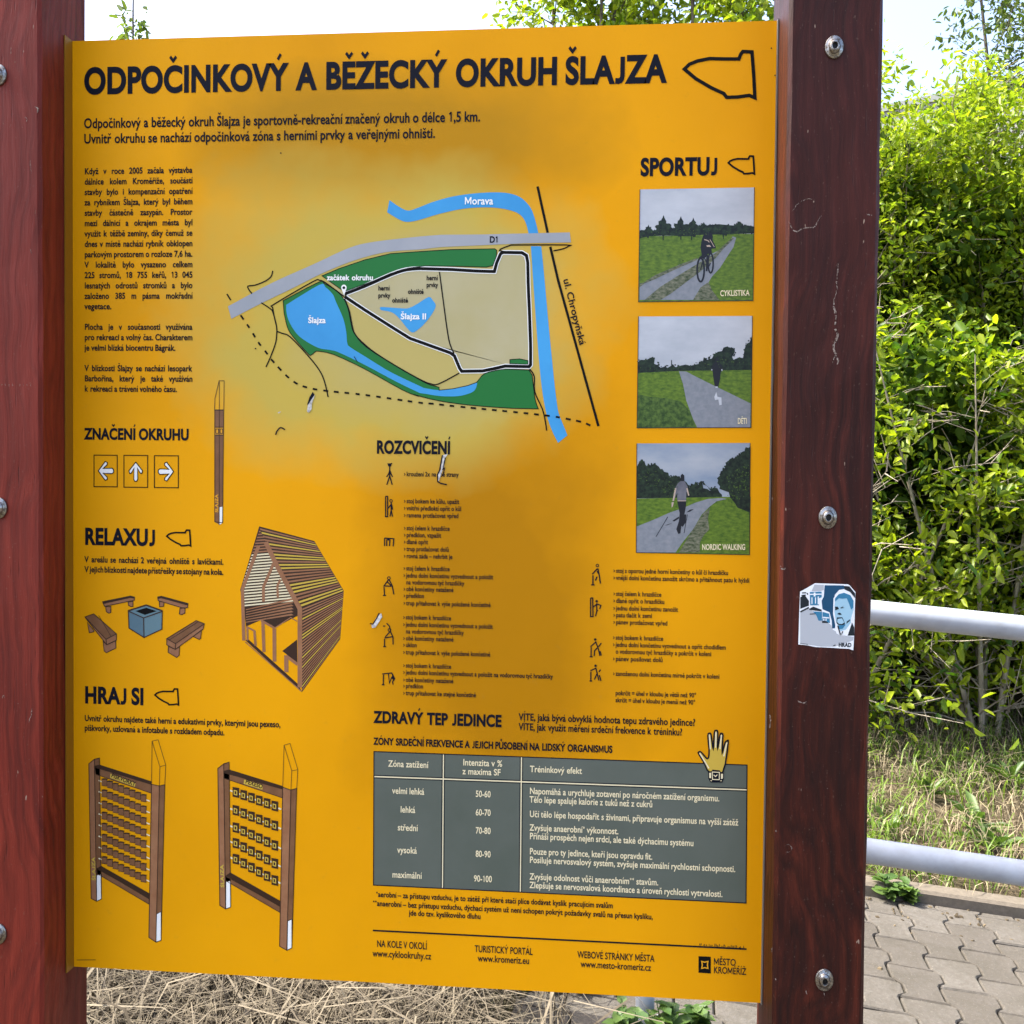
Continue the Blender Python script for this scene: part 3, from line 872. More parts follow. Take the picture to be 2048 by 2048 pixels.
    dash = A([(200,920),(290,1050),(370,1180),(440,1270),(500,1350),(580,1440),(660,1520),(750,1585),(850,1620),(950,1640),(1100,1658),(1400,1690),(1932,1765)]) + C([(220,1195),(420,1218),(800,1255),(1150,1290),(1400,1320),(1560,1350),(1680,1378),(1790,1430)])
    dash = spline(dash, 6); seg = []; acc = 0
    for a, b in zip(dash[:-1], dash[1:]):
        L = math.hypot(b[0]-a[0], b[1]-a[1]); n = max(1, int(L/1.5))
        for i in range(n):
            q = (a[0]+(b[0]-a[0])*i/n, a[1]+(b[1]-a[1])*i/n)
            if acc % 21.2 < 11: seg.append(q)
            elif len(seg) > 1: k.line(seg, 3.8); seg = []
            acc += L/n
    k.build('boundary', 'black', root)
    k = Ink(3); k.line(A([(68,715),(105,775)]), 3); k.build('boundary', 'black', root)
    # start marker
    k = Ink(4)
    k.poly(A([(1198+26*cos(t), 655+30*sin(t)) for t in np.linspace(radians(150), radians(390), 16)] + [(1200,728)]))
    pin = k.build('start_pin', 'white', root)
    k = Ink(5); k.disc(A([(1198,655)])[0], 2.9); k.build('start_dot', 'black', root)
    w = Ink(5)
    for s, p0, p1, cap, bd in (('začátek okruhu', A([(1035,582)])[0], A([(1478,582)])[0], 10.5, 0.03), ('Šlajza', A([(853,995)])[0], A([(1022,995)])[0], 11, 0.03),
                           ('Šlajza II', Q2([(352,1762)])[0], Q2([(492,1762)])[0], 11, 0.03), ('Morava', B([(527,237)])[0], B([(803,237)])[0], 14.5, 0.02)):
        w = Ink(5); text(w, s, p0[0], p0[1], p1[0], cap, bd, y1=p1[1]); later(w, 'place_name', 'white', root)
    w = Ink(5)
    for s, p0, p1, cap in (('D1', B([(768,605)])[0], B([(845,605)])[0], 12), ('herní', B([(160,968)])[0], B([(268,968)])[0], 9), ('prvky', B([(160,1035)])[0], B([(272,1035)])[0], 9),
                           ('ohniště', Q2([(392,1622)])[0], Q2([(478,1622)])[0], 9), ('ohniště', Q2([(305,1670)])[0], Q2([(392,1670)])[0], 9), ('herní', Q2([(228,1603)])[0], Q2([(290,1603)])[0], 9), ('prvky', Q2([(228,1643)])[0], Q2([(295,1643)])[0], 9)):
        w = Ink(5); text(w, s, p0[0], p0[1], p1[0], cap, 0.03, y1=p1[1]); later(w, 'place_name', 'ink', root)
    w = Ink(5); p0, p1 = B([(1480,962)])[0], B([(1640,1600)])[0]
    text(w, 'ul. Chropyňská', p0[0], p0[1], p1[0], 12.5, 0.018, y1=p1[1])
    later(w, 'place_name', 'ink', root)

def fire_pit():
    z = Zm(150, 1180, 6.9)
    root = bpy.data.objects.new('fire_pit_drawing', None); COL.objects.link(root); root.parent = board
    root.location = Vector((-0.36, 0, 1.15)) - board.location
    k = Ink(1); k.poly(z([(738,290),(950,385),(955,655),(748,525)])); k.build('pit_side', 'steelblue', root)
    k = Ink(1); k.poly(z([(950,385),(1207,295),(1202,540),(955,655)])); k.poly(z([(738,290),(985,210),(1210,290),(950,385)])); k.build('pit_side', 'steelblue2', root)
    k = Ink(2); k.poly(z([(835,290),(985,243),(1130,292),(965,342)])); k.build('pit_opening', 'black', root)
    e = Ink(2)
    for p in ([(738,290),(950,385),(955,655),(748,525)], [(950,385),(1207,295),(1202,540),(955,655)], [(738,290),(985,210),(1210,290),(950,385)]): e.line(z(p), 2.0, closed=True)
    e.line(z([(738,285),(985,207),(1210,287)]), 3)
    benches = [
        ([[(385,165),(760,85),(825,98),(822,140),(410,225)]], [[(425,230),(498,225),(498,310),(470,320),(435,300)], [(735,165),(803,155),(803,228),(775,230),(740,210)]], [(385,160),(770,82),(825,98),(822,112),(760,104),(390,186)]),
        ([[(1143,95),(1195,85),(1562,185),(1555,245),(1480,245),(1150,145)]], [[(1165,155),(1232,170),(1225,225),(1170,232)], [(1450,250),(1522,250),(1518,320),(1470,340),(1443,330)]], [(1143,95),(1195,85),(1562,185),(1560,208),(1195,108),(1145,116)]),
        ([[(140,370),(262,328),(575,605),(575,690),(440,755),(160,400)]], [[(390,705),(440,755),(565,700),(568,800),(435,865),(405,840)], [(175,450),(265,560),(265,575),(200,590)]], [(140,370),(262,328),(575,605),(430,680)]),
        ([[(1268,670),(1675,420),(1788,465),(1770,540),(1385,820),(1268,755)]], [[(1290,775),(1385,820),(1445,780),(1440,900),(1405,930),(1288,860)], [(1630,640),(1750,550),(1735,670),(1715,680)]], [(1268,670),(1675,420),(1788,465),(1390,740)])]
    for body, legs, top in benches:
        k = Ink(1)
        for q in body+legs: k.poly(z(q))
        b = k.build('bench_drawing', 'brown2', root)
        k = Ink(2); k.poly(z(top)); k.build('bench_top', 'brown' if len(top) == 4 else 'brown3', root)
        for q in body+legs+[top]: e.line(z(q), 1.5, closed=True)
    e.line(z([(430,680),(440,755)]), 1.5); e.line(z([(1390,740),(1385,820)]), 1.5); e.line(z([(330,350),(500,640)]), 1.0); e.line(z([(1300,690),(1690,445)]), 1.0)
    e.y -= 0.0002
    for i, v in enumerate(e.mb.v): e.mb.v[i] = (v[0], v[1]-0.0003, v[2])
    e.build('outline', 'brown3', root)

def marker_post():
    z = Zm(0, 674, 2.76)
    k = Ink(1); k.poly(z([(1186,404),(1235,404),(1229,1025),(1213,1037),(1186,1020)]))
    d = k.build('marker_post_drawing', 'brown', board)
    k = Ink(2); k.poly(z([(1213,940),(1231,936),(1229,1025),(1213,1036)])); k.build('white_foot', 'white', d)
    k = Ink(2); k.poly(z([(1186,500),(1235,500),(1235,540),(1186,540)])); k.build('band', 'amberflat', d)
    k = Ink(3)
    k.line(z([(1210,242),(1238,242),(1236,402),(1185,402),(1187,340)]), 1.2, closed=True); k.line(z([(1211,246),(1211,1037)]), 1.1)
    k.rect(*z([(1186,404),(1235,404),(1229,1025),(1186,1020)]), 1.5)
    for y in (498, 541): k.line(z([(1185,y),(1236,y)]), 2)
    k.rect(*z([(1192,508),(1207,508),(1207,532),(1192,532)]), 1.6); k.rect(*z([(1216,508),(1230,508),(1230,532),(1216,532)]), 1.6)
    k.build('outline', 'brown3', d)
    w = Ink(3); a, b = z([(1205,968)])[0], z([(1204,868)])[0]
    text(w, 'ŠLAJZA', a[0], a[1], b[0], 6.2, 0.04, y1=b[1]); later(w, 'lettering', 'amberflat', d)

def shelter():
    z = Zm(440, 1030, 5.2214)
    root = bpy.data.objects.new('shelter_drawing', None); COL.objects.link(root); root.parent = board
    root.location = Vector((-0.2, 0, 1.1)) - board.location
    def along(p, t):
        L = [0]
        for a, b in zip(p[:-1], p[1:]): L.append(L[-1]+math.hypot(b[0]-a[0], b[1]-a[1]))
        d = t*L[-1]
        for i in range(len(p)-1):
            if d <= L[i+1] or i == len(p)-2:
                q = (d-L[i])/(L[i+1]-L[i]); return (p[i][0]+(p[i+1][0]-p[i][0])*q, p[i][1]+(p[i+1][1]-p[i][1])*q)
    k = Ink(0)
    k.poly(z([(410,118),(985,272),(1292,790),(1255,1295),(855,1850),(845,960),(570,480),(480,290)]))
    k.poly(z([(410,118),(480,290),(570,480),(845,960),(835,1040),(560,1180),(430,1095),(272,1165),(255,1000),(212,780)]))
    k.poly(z([(262,1305),(300,1300),(820,1770),(855,1850)])); k.poly(z([(650,1420),(805,1300),(808,1545),(690,1450)]))
    k.build('slat_shadow', 'brown3', root)
    s = Ink(1); h = Ink(1); w_ = Ink(1)
    roofL = [(410,125),(485,300),(575,490),(735,770),(855,960)]; roofR = [(985,278),(1290,795)]
    n = 23
    for i in range(n):
        t0, t1 = (i+0.34)/n, (i+0.86)/n
        q = [along(roofL, t0), along(roofR, t0), along(roofR, t1), along(roofL, t1)]
        (s if random.random() < 0.6 else h).poly(z(q))
    wl = [(862,965),(857,1840)]; wr = [(1292,800),(1252,1292)]
    for i in range(26):
        t0, t1 = (i+0.36)/26, (i+0.84)/26
        (s if random.random() < 0.7 else h).poly(z([along(wl, t0), along(wr, t0), along(wr, t1), along(wl, t1)]))
    inL = [(408,150),(212,775),(262,1160)]; inR = [(470,250),(575,500),(735,790),(800,930)]
    for i in range(26):
        t0, t1 = (i+0.36)/27, (i+0.84)/27
        yl0, yl1 = 165+i*31, 165+i*31+15
        def xl(y): return 408+(212-408)*(y-150)/(775-150) if y < 775 else 212+50*(y-775)/385
        def xr(y): return 455+(800-455)*(y-230)/(900-230)*0.98
        rise = (yl0-165)*0.16
        if yl0 > 945: continue
        (w_ if i > 7 else s).poly(z([(xl(yl0)+6, yl0), (min(xr(yl0), 790), yl0-rise*0.45), (min(xr(yl1), 790), yl1-rise*0.45), (xl(yl1)+6, yl1)]))
    for i in range(6):
        y = 985+i*26
        s.poly(z([(270, y), (745, y-115+i*6), (770, y-100+i*6), (270, y+9)]))
    s.build('slat', 'brown2', root); h.build('slat', 'palegold', root); w_.build('slat', 'cream', root)
    k = Ink(2)
    for p, w in (([(405,320),(235,775),(250,1310)], 7), ([(480,285),(570,480),(835,980),(835,1800)], 9.5), ([(565,495),(455,750),(455,905)], 6), ([(632,672),(600,740),(605,862)], 4.5),
                 ([(448,1105),(460,1430)], 6.5), ([(568,1185),(570,1530)], 7.5), ([(360,1210),(372,1365)], 5), ([(285,1170),(290,1310)], 4), ([(692,1465),(694,1640)], 8.5), ([(690,1470),(810,1560)], 6),
                 ([(275,1165),(370,1215)], 3.5), ([(430,1100),(570,1180)], 4.5), ([(570,1180),(740,1070),(805,1110)], 2.0), ([(265,1325),(850,1840)], 2.0)):
        k.line(z(p), w)
    k.build('frame', 'brown2', root)

def game_board(ox, name, rows, cols, g):
    z = Zm(ox, 1460, 4.293)
    root = bpy.data.objects.new(name, None); COL.objects.link(root); root.parent = board
    root.location = Vector((on_y(ox+100, 1700)[0], 0, on_y(ox+100, 1700)[1])) - board.location
    for pf, ps in g['posts']:
        k = Ink(1); k.poly(z(pf)); k.build('post', 'brown2', root)
        k = Ink(1); k.poly(z(ps)); k.build('post_side', 'brown', root)
    for q in g['beams']: k = Ink(1); k.poly(z(q)); k.build('beam', 'brown', root)
    for q in g['dark']: k = Ink(2); k.poly(z(q)); k.build('beam_top', 'brown3', root)
    for q in g['feet']: k = Ink(2); k.poly(z(q)); k.build('white_foot', 'white', root)
    e = Ink(3)
    for pf, ps in g['posts']: e.line(z(pf), 1.5, closed=True); e.line(z(ps), 1.5, closed=True)
    for q in g['beams']+g['feet']: e.line(z(q), 1.2, closed=True)
    for q in g['cap']: e.line(z(q), 1.0)
    e.build('outline', 'brown3', root)
    rod = Ink(2); cube = Ink(3); top = Ink(4)
    for r in range(rows):
        (xa, ya), (xb, yb) = g['row'](r)
        rod.line(z([(xa-48, ya-16), (xb+55, yb+28)]), 3.2 if rows < 8 else 2.4)
        for c in range(cols):
            t = c/(cols-1); x = xa+(xb-xa)*t; y = ya+(yb-ya)*t
            if rows < 8:
                cube.poly(z([(x-27,y-48),(x+30,y-38),(x+30,y+48),(x-27,y+36)]))
                top.line(z([(x-13,y-18),(x+9,y-12),(x+9,y+22),(x-13,y+16)]), 2.0, closed=True)
            else:
                cube.poly(z([(x-22,y-27),(x+24,y-22),(x+24,y+34),(x-22,y+26)]))
                top.poly(z([(x-24,y-30),(x-4,y-36),(x+30,y-30),(x+28,y-22),(x-22,y-24)]))
                top.line(z([(x+24,y-22),(x+24,y+34),(x-22,y+26)]), 1.0)
    rod.build('rod', 'cream', root)
    cube.build('cube', 'brown3' if rows < 8 else 'brown', root)
    top.build('cube_face', 'palegold' if rows < 8 else 'brown3', root)
    k = Ink(2); k.poly(z(g['plate'])); k.build('name_plate', 'palegold', root)
    w = Ink(3); a, b = z([g['t0']])[0], z([g['t1']])[0]
    text(w, g['word'], a[0], a[1], b[0], 8.5, 0.03, y1=b[1]); later(w, 'lettering', 'brown3', root)
    w = Ink(3); a, b = z([g['s0']])[0], z([g['s1']])[0]
    text(w, 'ŠLAJZA', a[0], a[1], b[0], 6.5, 0.035, y1=b[1]); later(w, 'lettering', 'palegold', root)

def game_boards():
    game_board(150, 'noughts_frame_drawing', 8, 8, dict(
        posts=[([(120,290),(168,250),(187,1470),(140,1445)], [(168,250),(212,240),(228,1450),(187,1470)]), ([(658,465),(725,480),(697,1820),(635,1780)], [(725,480),(772,468),(740,1805),(697,1820)])],
        beams=[[(172,312),(657,450),(657,542),(180,380)], [(190,1190),(637,1440),(637,1495),(190,1232)]],
        dark=[[(172,305),(215,298),(657,440),(657,470),(180,325)], [(190,1187),(225,1165),(637,1400),(637,1452)]],
        feet=[[(187,1245),(228,1238),(228,1450),(188,1468)], [(700,1580),(740,1558),(740,1805),(698,1818)]],
        cap=[[(658,465),(663,95),(715,83),(780,300),(772,468)], [(663,95),(730,315),(725,480)], [(730,315),(780,300)]],
        row=lambda r: ((252,448+95.5*r),(588,583+98.5*r)), plate=[(305,375),(520,455),(515,487),(303,410)], t0=(310,402), t1=(516,482), word='PIŠKVORKY', s0=(178,1290), s1=(172,1090)))
    game_board(420, 'pairs_frame_drawing', 5, 6, dict(
        posts=[([(68,330),(118,290),(135,1535),(85,1505)], [(118,290),(165,275),(178,1520),(135,1535)]), ([(625,490),(695,515),(660,1890),(598,1855)], [(695,515),(745,500),(703,1870),(660,1890)])],
        beams=[[(118,355),(625,497),(622,582),(120,412)], [(135,1255),(602,1508),(600,1565),(135,1292)]],
        dark=[[(118,350),(165,338),(625,480),(624,510),(120,368)], [(135,1250),(175,1222),(602,1465),(602,1518)]],
        feet=[[(138,1300),(175,1294),(178,1520),(137,1533)], [(668,1640),(703,1622),(703,1870),(664,1887)]],
        cap=[[(625,490),(637,130),(688,115),(755,340),(745,500)], [(637,130),(703,350),(695,515)], [(703,350),(755,340)]],
        row=lambda r: ((222,[535,690,838,972,1108][r]),(556,[652,820,990,1145,1290][r])), plate=[(293,425),(455,475),(450,512),(290,462)], t0=(303,455), t1=(447,503), word='PEXESO', s0=(122,1350), s1=(116,1155)))

def exercises():
    zl = Zm(674, 674, 2.76)
    def block(lines, x0, zf=zl):
        k = Ink(3)
        for s, b, x1, bullet in lines:
            a = zf([(x0+14, b)])[0]; e = zf([(x1, b)])[0]
            if bullet:
                q = zf([(x0, b)])[0]; k.line([(q[0]+0.3, q[1]-6.2), (q[0]+2.4, q[1]-3.7), (q[0]+0.3, q[1]-1.2)], 1.3)
            text(k, s, a[0], a[1], e[0], 8.8, 0.022)
        later(k, 'exercise_text', 'ink', board)
    J = 'jednu dolní končetinu vyzvednout a položit'
    block([('kroužení 2x na obě strany', 768, 672, 1)], 370)
    block([('stoj bokem ke kůlu, upažit', 917, 675, 1), ('vnitřní předloktí opřít o kůl', 956, 685, 1), ('ramena protlačovat vpřed', 995, 670, 1)], 370)
    block([('stoj čelem k hrazdičce', 1066, 622, 1), ('předklon, vzpažit', 1104, 575, 1), ('dlaně opřít', 1142, 503, 1), ('trup protlačovat dolů', 1181, 617, 1), ('rovná záda – nehrbit je', 1220, 637, 1)], 370)
    block([('stoj čelem k hrazdičce', 1288, 622, 1), (J, 1327, 862, 1), ('na vodorovnou tyč hrazdičky', 1365, 703, 0), ('obě končetiny natažené', 1402, 643, 1), ('předklon', 1439, 480, 1), ('trup přitahovat k výše položené končetině', 1480, 848, 1)], 368)
    block([('stoj bokem k hrazdičce', 1558, 630, 1), (J, 1598, 860, 1), ('na vodorovnou tyč hrazdičky', 1636, 700, 0), ('obě končetiny natažené', 1674, 643, 1), ('úklon', 1711, 440, 1), ('trup přitahovat k výše položené končetině', 1751, 846, 1)], 366)
    block([('stoj bokem k hrazdičce', 1824, 630, 1), (J+' na vodorovnou tyč hrazdičky', 1862, 1192, 1), ('obě končetiny natažené', 1903, 642, 1), ('předklon', 1937, 475, 1), ('trup přitahovat ke stejné končetině', 1976, 767, 1)], 366)
    block([('stoj s oporou jedné horní končetiny o kůl či hrazdičku', 1301, 2158, 1), ('vnější dolní končetinu zanožit skrčmo a přitáhnout patu k hýždi', 1340, 2275, 1)], 1526)
    block([('stoj čelem k hrazdičce', 1428, 1790, 1), ('dlaně opřít o hrazdičku', 1467, 1806, 1), ('jednu dolní končetinu zanožit', 1508, 1882, 1), ('patu tlačit k zemi', 1546, 1738, 1), ('pánev protlačovat vpřed', 1585, 1823, 1)], 1526)
    block([('stoj bokem k hrazdičce', 1670, 1800, 1), ('jednu dolní končetinu vyzvednout a opřít chodidlem', 1709, 2145, 1), ('o vodorovnou tyč hrazdičky a pokrčit v koleni', 1747, 2065, 0), ('pánev posilovat dolů', 1787, 1797, 1)], 1524)
    block([('zanoženou dolní končetinu mírně pokrčit v koleni', 1869, 2110, 1)], 1524)
    block([('pokrčit = úhel v kloubu je větší než 90°', 1976, 1981, 0), ('skrčit = úhel v kloubu je menší než 90°', 2015, 1976, 0)], 1523)
    # stick-figure pictograms
    a = Zm(720, 900, 3.8633); b = Zm(1160, 1110, 7.156)
    def fig(zf, lines, head=None, hr=2.8, solid=False, w=2.3, base=None):
        k = Ink(3)
        for l in lines: k.line(zf(l), w)
        if head:
            c = zf([head])[0]
            k.disc(c, hr+0.6) if solid else k.ring(c, hr, 1.6)
        if base: k.line(zf(base), 4.4)
        k.build('exercise_pictogram', 'ink', board)
    fig(a, [[(230,130),(230,205)],[(230,200),(208,268)],[(230,200),(249,268)],[(230,155),(222,185),(206,208)],[(230,155),(240,185),(252,208)],[(214,104),(230,128),(246,100)]], (230,116), 3.0, True)
    fig(a, [[(198,358),(214,358),(214,515),(198,515),(198,358)],[(241,405),(241,465),(232,514)],[(241,462),(251,514)],[(241,420),(218,450)],[(244,418),(252,460)]], (240,393), 2.6)
    fig(a, [[(190,680),(190,742)],[(207,690),(207,742)],[(190,680),(262,686),(256,744)],[(232,692),(228,742)]], (220,690), 2.0, True)
    fig(a, [[(225,1000),(250,1050),(262,1115)],[(222,1000),(186,1050),(245,1052)],[(186,1058),(190,1122)],[(178,1123),(202,1123)],[(212,1020),(240,1045)]], (223,990), 2.8)
    fig(a, [[(178,1360),(196,1360)],[(206,1338),(228,1360),(236,1395)],[(235,1400),(255,1445),(256,1502)],[(252,1442),(190,1452)],[(230,1405),(195,1445)],[(190,1458),(190,1518)],[(180,1519),(202,1519)]], (228,1390), 2.8)
    fig(a, [[(172,1730),(245,1722),(268,1765),(252,1790),(256,1812)],[(182,1735),(180,1812)],[(168,1813),(190,1813)],[(220,1728),(228,1800),(244,1760),(258,1735)]], (258,1762), 2.2, True)
    fig(b, [[(255,190),(275,290),(292,408)],[(248,195),(175,275)],[(244,230),(275,280)],[(185,290),(185,425)],[(160,427),(208,427)],[(246,308),(220,365)]], (249,150), 2.6, w=2.5)
    fig(b, [[(152,614),(182,614),(186,882),(152,882),(152,614)],[(238,690),(240,800),(222,876)],[(238,705),(190,742)],[(242,700),(300,722),(280,772)],[(244,790),(256,800)]], (238,662), 2.0, True)
    fig(b, [[(222,1235),(262,1340),(284,1442)],[(222,1248),(150,1312)],[(160,1318),(158,1455)],[(138,1456),(180,1456)],[(246,1330),(208,1370),(203,1445)],[(266,1312),(305,1258)],[(288,1375),(304,1438)]], (218,1208), 1.9, True)
    fig(b, [[(225,1610),(245,1690),(270,1796)],[(222,1622),(148,1655)],[(155,1668),(155,1800)],[(136,1802),(172,1802)],[(242,1698),(206,1782)],[(270,1672),(295,1640)],[(276,1718),(300,1800)]], (222,1584), 1.9, True)

def heart_table():
    zt = Zm(674, 1348, 2.76); zr = Zm(1348, 1348, 2.76)
    k = Ink(3)
    text(k, 'VÍTE, jaká bývá obvyklá hodnota tepu zdravého jedince?', 1037.5, 1440, 1390, 13.5, 0.022)
    text(k, 'VÍTE, jak využít měření srdeční frekvence k tréninku?', 1037.5, 1459.6, 1364, 13.5, 0.022)
    later(k, 'question', 'ink', board)
    k = Ink(3); text(k, 'ZÓNY SRDEČNÍ FREKVENCE A JEJICH PŮSOBENÍ NA LIDSKÝ ORGANISMUS', 747.5, 1488.6, 1224.7, 13.2, 0.036)
    later(k, 'heading', 'ink', board)
    TL, TR, BR, BL = (748,1503), (1494,1530), (1492,1806), (747,1770)
    k = Ink(0); k.poly([TL, TR, BR, BL]); root = k.build('heart_rate_table', 'slate', board)
    k = Ink(1); k.line([TL, TR, BR, BL], 2.0, closed=True)
    for d in (-2.6, 2.6):
        k.line([(748,1553+d), (1494,1579.5+d)], 1.6)
        k.line([(887+d,1508), (885+d,1776)], 1.3); k.line([(1043+d,1514), (1040.7+d,1784)], 1.3)
    k.build('table_border', 'ink', root)
    k = Ink(2); k.line([(749,1553), (1493,1579.5)], 2.4); k.line([(887,1509), (885,1775.5)], 2.0); k.line([(1043,1514.5), (1040.7,1783)], 2.0)
    k.build('table_rule', 'cream', root)
    def c(s, x0, b, x1, cap=12.3):
        k = Ink(3); later(k, 'table_text', 'cream', root)
        p = zt([(x0, b)])[0]; q = zt([(x1, b)])[0]; text(k, s, p[0], p[1], q[0], cap, 0.016)
    for s, x0, x1, b in (('Zóna zatížení',283,503,510), ('Intenzita v %',695,912,503), ('z maxima SF',693,903,552), ('Tréninkový efekt',1065,1352,540)): c(s, x0, b, x1)
    for s, x0, x1, b in (('velmi lehká',305,482,659), ('lehká',350,432,763), ('střední',335,445,862), ('vysoká',333,441,986), ('maximální',305,467,1122)): c(s, x0, b, x1)
    for s, x0, x1, b in (('50-60',765,848,677), ('60-70',765,848,779), ('70-80',765,848,879), ('80-90',765,848,1008), ('90-100',755,855,1144)): c(s, x0, b, x1)
    for s, b, x1 in (('Napomáhá a urychluje zotavení po náročném zatížení organismu.',661,2110), ('Tělo lépe spaluje kalorie z tuků než z cukrů',708,1740), ('Učí tělo lépe hospodařit s živinami, připravuje organismus na vyšší zátěž',788,2215),
                     ('Zvyšuje anaerobní* výkonnost.',863,1553), ('Přináší prospěch nejen srdci, ale také dýchacímu systému',910,1967), ('Pouze pro ty jedince, kteří jsou opravdu fit.',994,1740),
                     ('Posiluje nervosvalový systém, zvyšuje maximální rychlostní schopnosti.',1041,2198), ('Zvyšuje odolnost vůči anaerobním** stavům.',1133,1773), ('Zlepšuje se nervosvalová koordinace a úroveň rychlosti vytrvalosti.',1180,2127)): c(s, 1063, b, x1)
    k = Ink(3)
    text(k, '*aerobní – za přístupu vzduchu, je to zátěž při které stačí plíce dodávat kyslík pracujícím svalům', 752, 1793.2, 1225.4, 10.3, 0.024)
    text(k, '**anaerobní – bez přístupu vzduchu, dýchací systém už není schopen pokrýt požadavky svalů na přesun kyslíku,', 745.7, 1811, 1305.5, 10.3, 0.024)
    text(k, 'jde do tzv. kyslíkového dluhu', 818, 1830.5, 961, 10.3, 0.024)
    later(k, 'footnote', 'ink', board)
    k = Ink(2); k.line([(745.7,1860.7), (1493,1898)], 3.4); k.build('rule', 'ink', board)
    for a, x0, x1, b, u, y0, y1, v in (('NA KOLE V OKOLÍ',220,495,1505,'www.cyklookruhy.cz',197,520,1558), ('TURISTICKÝ PORTÁL',760,1080,1533,'www.kromeriz.eu',777,1060,1585), ('WEBOVÉ STRÁNKY MĚSTA',1327,1752,1565,'www.mesto-kromeriz.cz',1345,1733,1617)):
        k = Ink(3)
        for s, p, q, w in ((a, x0, x1, b), (u, y0, y1, v)):
            e = zt([(p, w)])[0]; f = zt([(q, w)])[0]; text(k, s, e[0], e[1], f[0], 13.2, 0.014)
        later(k, 'web_link', 'ink', board)
    k = Ink(1); k.poly(zr([(135,1557),(203,1560),(203,1653),(135,1648)])); lg = k.build('town_emblem', 'black', board)
    k = Ink(2); k.line(zr([(153,1586),(169,1590),(187,1586),(184,1605),(187,1624),(169,1620),(153,1624),(156,1605)]), 2.2, closed=True); k.build('emblem_square', 'amberflat', lg)
    w = Ink(3)
    for s, x0, x1, b in (('MĚSTO',218,340,1603), ('KROMĚŘÍŽ',218,398,1650)):
        e = zr([(x0, b)])[0]; f = zr([(x1, b)])[0]; text(w, s, e[0], e[1], f[0], 13.0, 0.012)
    later(w, 'emblem_text', 'ink', lg)
    # tiny illegible credit line
    k = Ink(3); x = 140
    while x < 398:
        h = random.choice((9, 13, 17)); y = 1480+(x-140)*0.075
        k.line(zr([(x, y+18), (x+random.uniform(-1, 4), y+18-h)]), 0.9)
        if random.random() < 0.6: k.line(zr([(x, y+18-h*0.6), (x+5, y+18-h*0.5)]), 0.8)
        x += random.choice((7, 8, 9, 16))
    k.line(zr([(-1280-140, 1576-1348+0)]) + zr([(-1279-140, 1577-1348)]), 0.5)
    k.build('credit_line', 'ink', board)
    # hand with a heart-rate watch
    zh = Zm(1380, 1440, 13.8)
    hand = [(530,1430),(400,1200),(240,930),(232,890),(270,868),(320,900),(450,1050),(485,1060),(512,1020),(525,900),(520,760),(492,430),(535,362),(580,420),(640,820),(668,360),(715,285),(765,355),(755,815),(830,410),(865,370),(905,430),(880,925),(960,640),(1015,575),(1050,640),(900,1440)]
    hp = spline(zh(hand), 3, True)
    k = Ink(4); k.poly(hp); ho = k.build('hand_drawing', 'palegold', board)
    k = Ink(5)
    for f in ([(535,400),(560,800)], [(716,330),(705,760)], [(866,410),(825,800)], [(1015,620),(930,1000)], [(268,910),(520,1330)]): k.line(zh(f), 2.6)
    k.build('finger_shine', 'cream', ho)
    k = Ink(5); k.line(hp, 3.0, closed=True)
    k.poly(zh([(500,1430),(600,1400),(620,1365),(820,1385),(850,1430),(930,1450),(930,1620),(890,1720),(560,1720),(505,1610)])); k.build('hand_outline', 'ink', ho)
    k = Ink(6); k.line(zh([(612,1430),(810,1440),(805,1640),(620,1635)]), 1.6, closed=True); k.poly(zh([(528,1455),(580,1452),(582,1600),(530,1595)])); k.poly(zh([(850,1480),(908,1480),(905,1610),(852,1620)]))
    k.line(zh([(650,1510),(705,1555),(750,1505)]), 1.6); k.line(zh([(565,1665),(600,1675)]), 1.8); k.line(zh([(840,1675),(870,1665)]), 1.8); k.build('watch_face', 'cream', ho)

def blobtree(k, zf, cx, cy, rx, ry, n=26, j=0.28, seed=0):
    r = random.Random(seed); q = []
    for i in range(n):
        f = 1+r.uniform(-j, j*0.6); t = 2*pi*i/n
        q.append((cx+rx*f*cos(t), cy+ry*f*sin(t)))
    k.poly(zf(q))

def speckle(k, zf, pts, n, r0, r1, lo=0, seed=0):
    r = random.Random(seed)
    for i in range(n):
        j = r.randrange(len(pts)-1); t = r.random()
        x = pts[j][0]+(pts[j+1][0]-pts[j][0])*t + r.gauss(0, 9); y = pts[j][1]+(pts[j+1][1]-pts[j][1])*t + lo*r.random() + r.gauss(0, 9)
        a = r.uniform(r0, r1); k.poly(zf([(x+a*cos(u)*r.uniform(.6, 1.3), y+a*sin(u)*r.uniform(.5, 1.2)) for u in np.linspace(0, 2*pi, 7)[:-1]]))

